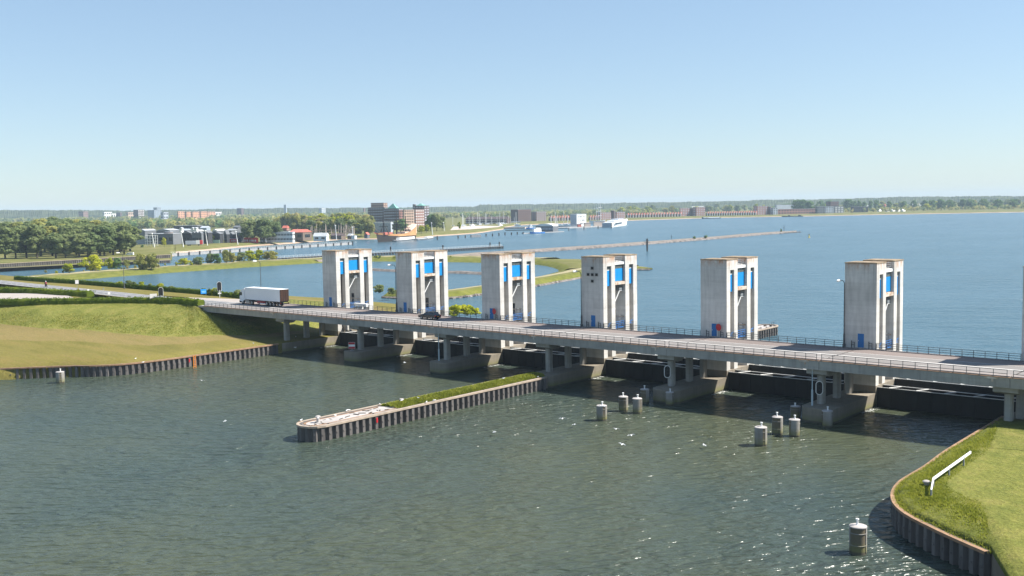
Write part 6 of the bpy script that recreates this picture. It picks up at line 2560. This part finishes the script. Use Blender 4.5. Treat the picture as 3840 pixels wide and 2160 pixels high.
for x, h_ in ((L * .80, 27), (L * .46, 30), (L * .20, 23)):
    m = MB()
    m.tube((x, 0, 5), (x, 0, h_), .62, 6, 0, .3)
    m.lathe((x, 0, h_ * .62), [(.3, 0), (1.1, .5), (1.1, .7)], 8)
    m.build('mast', 'hull_tar', ship)
    m = MB()
    for z in (h_ * .52, h_ * .78):
        m.tube((x + .4, -5.0, z), (x + .4, 5.0, z), .28, 5)
    m.build('yard', 'hull_tar', ship)
    m = MB()
    for q in (-2, -1, 1, 2):
        m.tube((x - 1.2 + q * .4, -4.9, 6.8), (x, -.4, h_ * .62), .12, 4)
        m.tube((x - 1.2 + q * .4, 4.9, 6.8), (x, .4, h_ * .62), .12, 4)
    m.build('shroud', 'hull_tar', ship)


def boat(px0, y0, px1, y1, B, zs, mat, label, cabin=None, cat='boat', group=None, name='boat', deck='white', sheer=.6):
    a_, b_ = at(px0, y0, 0), at(px1, y1, 0)
    d_ = b_ - a_
    t_ = thing(name, label, cat, a_, math.atan2(d_.y, d_.x), group)
    put('hull', hull_mesh('hull', d_.length, B, zs, -.4, mat, .15, .8, 0, sheer, deckmat=deck), t_)
    if cabin:
        for x0_, x1_, z0_, z1_, mt in cabin:
            m_ = MB()
            m_.box(d_.length * x0_, d_.length * x1_, -B * .32, B * .32, z0_, z1_)
            m_.build('cabin', mt, t_)
    return t_, d_.length


W_('boat_blue', (.03, .22, .60))
boat(2040, 874.5, 1986, 876.5, 6, 1.6, 'boat_blue', 'blue and white boat at the pale pontoon', [(.25, .75, 1.6, 5.2, 'white'), (.3, .6, 5.2, 6.4, 'white')])
boat(2005, 858, 1972, 859, 6, 1.6, 'boat_blue', 'grey blue tug left of the floating pavilion', [(.3, .65, 1.6, 4.4, 'hall_grey'), (.4, .55, 4.4, 6, 'white')])
boat(1480, 906.5, 1560, 899, 6, 1.4, 'cladding_grey', 'low white roofed tender alongside the tall ship', [(.15, .85, 1.4, 3.4, 'white')])
boat(1560, 901, 1628, 895, 6, 1.2, 'cladding_grey', 'flat work barge right of the tall ship', [(.55, .8, 1.2, 2.6, 'white')])
boat(2700, 818.5, 2631, 820.5, 7, 1.5, 'cladding_black', 'long low barge under the second row of gable houses', [(.05, .95, 1.5, 2.6, 'hall_grey')], sheer=2.2)
boat(3010, 812, 2930, 813.5, 7, 1.4, 'cladding_black', 'dark low barge before the long brick terrace', [(.1, .2, 1.4, 3.4, 'cladding_black'), (.6, .68, 1.4, 3.4, 'cladding_black')])
t, L = boat(2276, 853, 2352, 842, 17, 6.6, 'white', 'big white catamaran ferry at the end of the harbour quay', [(.18, .82, 6.6, 9.0, 'white'), (.35, .6, 9.0, 10.4, 'hall_grey')], sheer=2.5, cat='ferry', name='catamaran')
m = MB()
m.box(L * .1, L * .42, -8.75, -8.4, 4.0, 5.6)
m.build('side_window', 'darkglass', t)
m = MB()
m.box(-.3, .2, -6.5, 6.5, .2, 5.6)
m.build('stern_opening', 'shed_bluegrey', t)
# three masted white ship behind the quay
p = at(2238, 838, 0)
k = mpp(p)
v = Vector((p.x - CAM.x, p.y - CAM.y, 0)).normalized()
rv = Vector((v.y, -v.x, 0))
t = thing('sailing_ship', 'white three masted sailing ship behind the beige quay walls', 'ship', p, math.atan2(rv.y, rv.x))
put('hull', hull_mesh('hull', 60 * k, 8, 4.5, -.4, 'white', .15, .8, .5, 1.5, deckmat='timber_brown'), t, (-28 * k, 0, 0))
for x, h_ in ((-1, 70), (6, 75), (13, 77)):
    m = MB()
    m.tube((x * k, 0, 3), (x * k, 0, h_ * k), .5, 6, 0, .3)
    m.build('mast', 'white', t)
    m = MB()
    for f_ in (.38, .6, .78):
        m.tube((x * k - 7 * k, -1, h_ * k * f_), (x * k + 7 * k, 1, h_ * k * f_), .28, 5)
    m.build('yard', 'white', t)
# yachts
random.seed(9)
yh = hull_mesh('hull', 9.5, 3.0, 1.2, -.3, 'white', .2, .6, .1, .5)
yc = MB().box(2.2, 5.6, -1.0, 1.0, 1.2, 2.1).mesh('cabin', 'hall_grey')
ym = MB().tube((5, 0, 1), (5, 0, 15), .22, 5).tube((5, 0, 2.4), (.6, 0, 2.5), .14, 5).mesh('mast', 'white')
i = 0
for x0, x1, y0, y1, n_ in ((1700, 1800, 856, 851, 9), (1800, 1880, 850, 847, 9), (2060, 2132, 847, 846, 10), (1905, 1960, 848, 847, 4)):
    for q in range(n_):
        px = x0 + (x1 - x0) * (q + .5) / n_
        p = at(px, y0 + (y1 - y0) * (q + .5) / n_, 0)
        if px < 1885:
            p.z = 1.6
        t = thing('yacht', 'white yacht with a bare mast, %s in the %s' % (ordinal(q), {1700: 'left cluster by the sandy point', 1800: 'right cluster by the sandy point', 2060: 'cluster left of the white museum', 1905: 'small cluster below the dark brick cube'}[x0]), 'yacht', p, random.uniform(0, 6.28), 'yachts with bare masts in the harbour')
        s_ = random.uniform(.8, 1.5)
        t.scale = (s_, s_, s_)
        put('hull', yh, t)
        put('cabin', yc, t)
        put('mast', ym, t)
for px, yb, lb in ((1716, 858, 'left white motor yacht laid up by the sandy point'), (1762, 855, 'middle white motor yacht laid up by the sandy point'), (1868, 852, 'white motor yacht near the tip of the sandy point')):
    p = at(px, yb, 1.0)
    t = thing('motor_yacht', lb, 'boat', p, R(40 + px % 7 * 9), 'white motor yachts')
    put('hull', hull_mesh('hull', 12, 4, 2.0, 0, 'white', .2, .7, .2, .9), t)
    m = MB()
    m.box(2, 8, -1.6, 1.6, 2, 4)
    m.box(3, 6, -1.3, 1.3, 4, 5.4)
    m.build('cabin', 'white', t)

# ------------------------------------------------------------------ trees of the far shore
random.seed(41)
BELT = 'belt of spring trees behind the wharf'
bi = {868: -1, 876: -1, 884: -1}
for x in range(1050, 1400, 17):
    for yb, top in ((868, 802), (876, 812), (884, 822)):
        px = x + random.uniform(-6, 6)
        if yb == 884 and px < 1150 or (yb == 876 and px < 1090):
            continue
        if px > 1390:
            continue
        bi[yb] += 1
        mt = random.choice(('leaf_olive', 'leaf_olive', 'leaf_lime', 'leaf_brown')) if yb < 880 else random.choice(('leaf_poplar', 'leaf_olive', 'leaf_poplar'))
        tree_px('round', mt, px, yb, top + random.uniform(-8, 10) + (8 if px > 1330 else 0), 3, 'tree in the %s row of the wharf belt, %s from the left' % ('back' if yb == 868 else 'middle', ordinal(bi[yb])) if yb < 880 else 'darker tree in front of the wharf belt, %s from the left' % ordinal(bi[yb]), BELT if yb < 880 else BELT + ', front row', random.uniform(38, 56))
for px, yb, yt, w_, mt, lb in ((1490, 872, 826, 40, 'leaf_poplar', 'green tree behind the main mast of the wooden ship'), (1506, 872, 820, 36, 'leaf_dark', 'dark tree behind the mizzen mast of the wooden ship'), (1556, 880, 842, 26, 'leaf_olive', 'young tree right of the carved stern'), (1580, 876, 845, 26, 'leaf_lime', 'yellowish young tree by the shore path'), (1600, 873, 842, 24, 'leaf_lime', 'small pale tree left of the big dark clump'),
                                (1615, 866, 803, 46, 'leaf_dark', 'left tree of the big dark clump right of the apartments'), (1638, 866, 800, 44, 'leaf_poplar', 'middle tree of the big dark clump right of the apartments'), (1658, 865, 812, 34, 'leaf_poplar', 'right tree of the big dark clump right of the apartments'), (1722, 862, 832, 16, 'leaf_lime', 'small yellow green tree among the yachts')):
    tree_px('round', mt, px, yb, yt, 3, lb, 'trees near the wooden ship', w_)
FAR = []
for i, (px, yb, yt, w_) in enumerate(((2945, 798, 763, 60), (2990, 799, 748, 44), (3012, 799, 747, 46), (3035, 799, 752, 40), (3075, 792, 752, 40), (3110, 790, 750, 40), (3180, 792, 746, 44), (3200, 792, 752, 34), (3222, 792, 750, 22), (3240, 792, 756, 22), (3264, 790, 752, 22), (3285, 790, 750, 26), (3334, 790, 753, 22), (3390, 790, 753, 22), (3425, 788, 750, 24), (3470, 788, 750, 36), (3495, 788, 749, 36), (3530, 788, 745, 40), (3560, 788, 749, 34), (3610, 786, 746, 34), (3640, 786, 746, 40), (3690, 785, 745, 40), (3740, 785, 747, 40), (3800, 784, 746, 40))):
    tree_px('round', 'leaf_dark', px, yb, yt, 3.5, 'big round dark tree on the far right shore, %s from the left' % ordinal(i), 'big dark trees on the far right shore', w_)
for i, px in enumerate(sorted(random.uniform(2330, 3850) for _ in range(70))):
    hz = 776 - (px - 1920) * .01787
    yb = hz + random.uniform(36, 44) - (px - 2330) * .003
    if 2630 < px < 2860 or px < 2560:
        yb -= 6
    tree_px('round', random.choice(('leaf_poplar', 'leaf_olive', 'leaf_lime')), px, yb, yb - random.uniform(20, 32), 3.5, 'mid green tree between the far houses, %s from the left' % ordinal(i), 'mid green trees between the far houses', random.uniform(18, 32))

# woods that read as one mass
def wood(name, n_, pxr, dyr, hr, seed, z=3.5, mat='plain_wood', keep=None, mats=('leaf_poplar', 'leaf_olive', 'leaf_brown', 'leaf_dark')):
    random.seed(seed)
    m_ = MB()
    for _ in range(n_):
        px = random.uniform(*pxr)
        hz = 776.3 - (px - 1920) * .01787
        py = hz + dyr[0] + (dyr[1] - dyr[0]) * random.random()
        if keep and not keep(px, py):
            continue
        p = at(px, py, z)
        h_ = random.uniform(*hr)
        w_ = h_ * random.uniform(.35, .5)
        mi = random.choices(range(4), (4, 3, 3, 1))[0]
        for q in range(3):
            o_ = Vector((random.uniform(-.5, .5) * w_, random.uniform(-.5, .5) * w_, h_ * random.uniform(.45, .7)))
            m_mark = len(m_.f)
            leaf_cloud(m_, p + o_, w_ * .75, w_ * .75, h_ * .34, 12, h_ * .2)
            for j in range(m_mark, len(m_.f)):
                m_.m[j] = mi
    return m_.build(name, list(mats), kind='stuff')


wood('wood', 2300, (-150, 1420), (14, 58), (9, 15), 3, keep=lambda x, y: not (900 < x < 1400 and y > 838) and not (x < 520 and y > 858) and y < 868)
wood('wood', 650, (-150, 1400), (27, 35), (15, 21), 14)
wood('wood', 700, (500, 1400), (43, 62), (11, 17), 13, keep=lambda x, y: y < 874 and not (900 < x < 1400 and y > 856))
wood('wood', 1500, (1590, 2420), (18, 40), (9, 15), 4, keep=lambda x, y: y < 826 - (x - 1600) * .014)
wood('wood', 1700, (2320, 3950), (14, 34), (9, 16), 6, keep=lambda x, y: True)
wood('wood', 900, (3150, 3950), (30, 43), (6, 11), 8)
# wooded rise on the horizon
prof_ = [(-400, 793), (-100, 790), (200, 787), (500, 790), (800, 784), (1100, 780), (1400, 779), (1780, 774), (1800, 768), (1880, 767), (2000, 765), (2300, 761.5), (2500, 758), (2700, 755.5), (2800, 752), (2880, 749), (3060, 747.5), (3200, 745), (3330, 739), (3500, 737), (3640, 736), (3900, 734), (4300, 730)]
cols = []
px = -400
while px < 4300:
    for (a, ya), (b, yb) in zip(prof_, prof_[1:]):
        if a <= px <= b:
            y = ya + (yb - ya) * (px - a) / (b - a)
    d = _f + _r2 * ((px - 1920) / FPX) - _u2 * ((y - 1080) / FPX)
    dh = Vector((d.x, d.y, 0))
    sl_ = d.z / dh.length
    dh.normalize()
    cols.append((dh, sl_))
    px += 3
random.seed(15)
rows = []
for rad_, f_ in ((4150, 0), (4200, .45), (4300, .75), (4450, 1.0), (4700, 1.0), (5200, .9), (6200, .1)):
    row = []
    for dh, sl_ in cols:
        ht = CAM.z + sl_ * 4450
        zz = 4 + (ht - 4) * f_ + ((random.uniform(-2.4, 1.6) + 1.6 * math.sin(len(row) * .11 + rad_) * math.sin(len(row) * .037)) if f_ > .2 else 0)
        row.append((CAM.x + dh.x * rad_, CAM.y + dh.y * rad_, zz))
    rows.append(row)
loft('wooded_rise', rows, ['rise_leaves'], smooth=False, **STRUCT)

# ------------------------------------------------------------------ air
hz_m = bpy.data.materials.new('haze_air')
hz_m.use_nodes = True
nt = hz_m.node_tree
nt.nodes.remove(nt.nodes['Principled BSDF'])
pv = nt.nodes.new('ShaderNodeVolumePrincipled')
pv.inputs['Color'].default_value = (.66, .84, 1.0, 1)
pv.inputs['Density'].default_value = 0.00009
pv.inputs['Anisotropy'].default_value = 0.0
nt.links.new(pv.outputs[0], nt.nodes['Material Output'].inputs['Volume'])
MAT['haze'] = hz_m
mb = MB()
mb.box(-9300, 9300, -3300, 9300, -7, 95)
mb.build('haze', 'haze', kind='stuff')

ap = [at(1688, 863, 3.12), at(1760, 860, 3.12), at(1830, 855, 3.12), at(1872, 851, 3.12), at(1880, 848, 3.12), at(1800, 846, 3.12), at(1700, 850, 3.12)]
mb = MB()
mb.add(ap, [tuple(range(7))])
mb.build('harbour_apron', 'stone_beige', **STRUCT)
MAT['foam'] = M('water_foam', (.7, .72, .70), .8, .1, 3)
random.seed(3)
m = MB()
for k in range(7):
    for _ in range(70):
        f_ = random.random()
        x = k * S + .15 + abs(random.gauss(0, .5))
        y = -5.5 + 5.2 * f_ + random.gauss(0, .2)
        r_ = random.uniform(.03, .11)
        m.add([(x + r_ * math.cos(a) * 1.6, y + r_ * math.sin(a), .02) for a in (0, 1.05, 2.1, 3.14, 4.2, 5.2)], [tuple(range(6))])
m.build('foam', 'foam', kind='stuff')
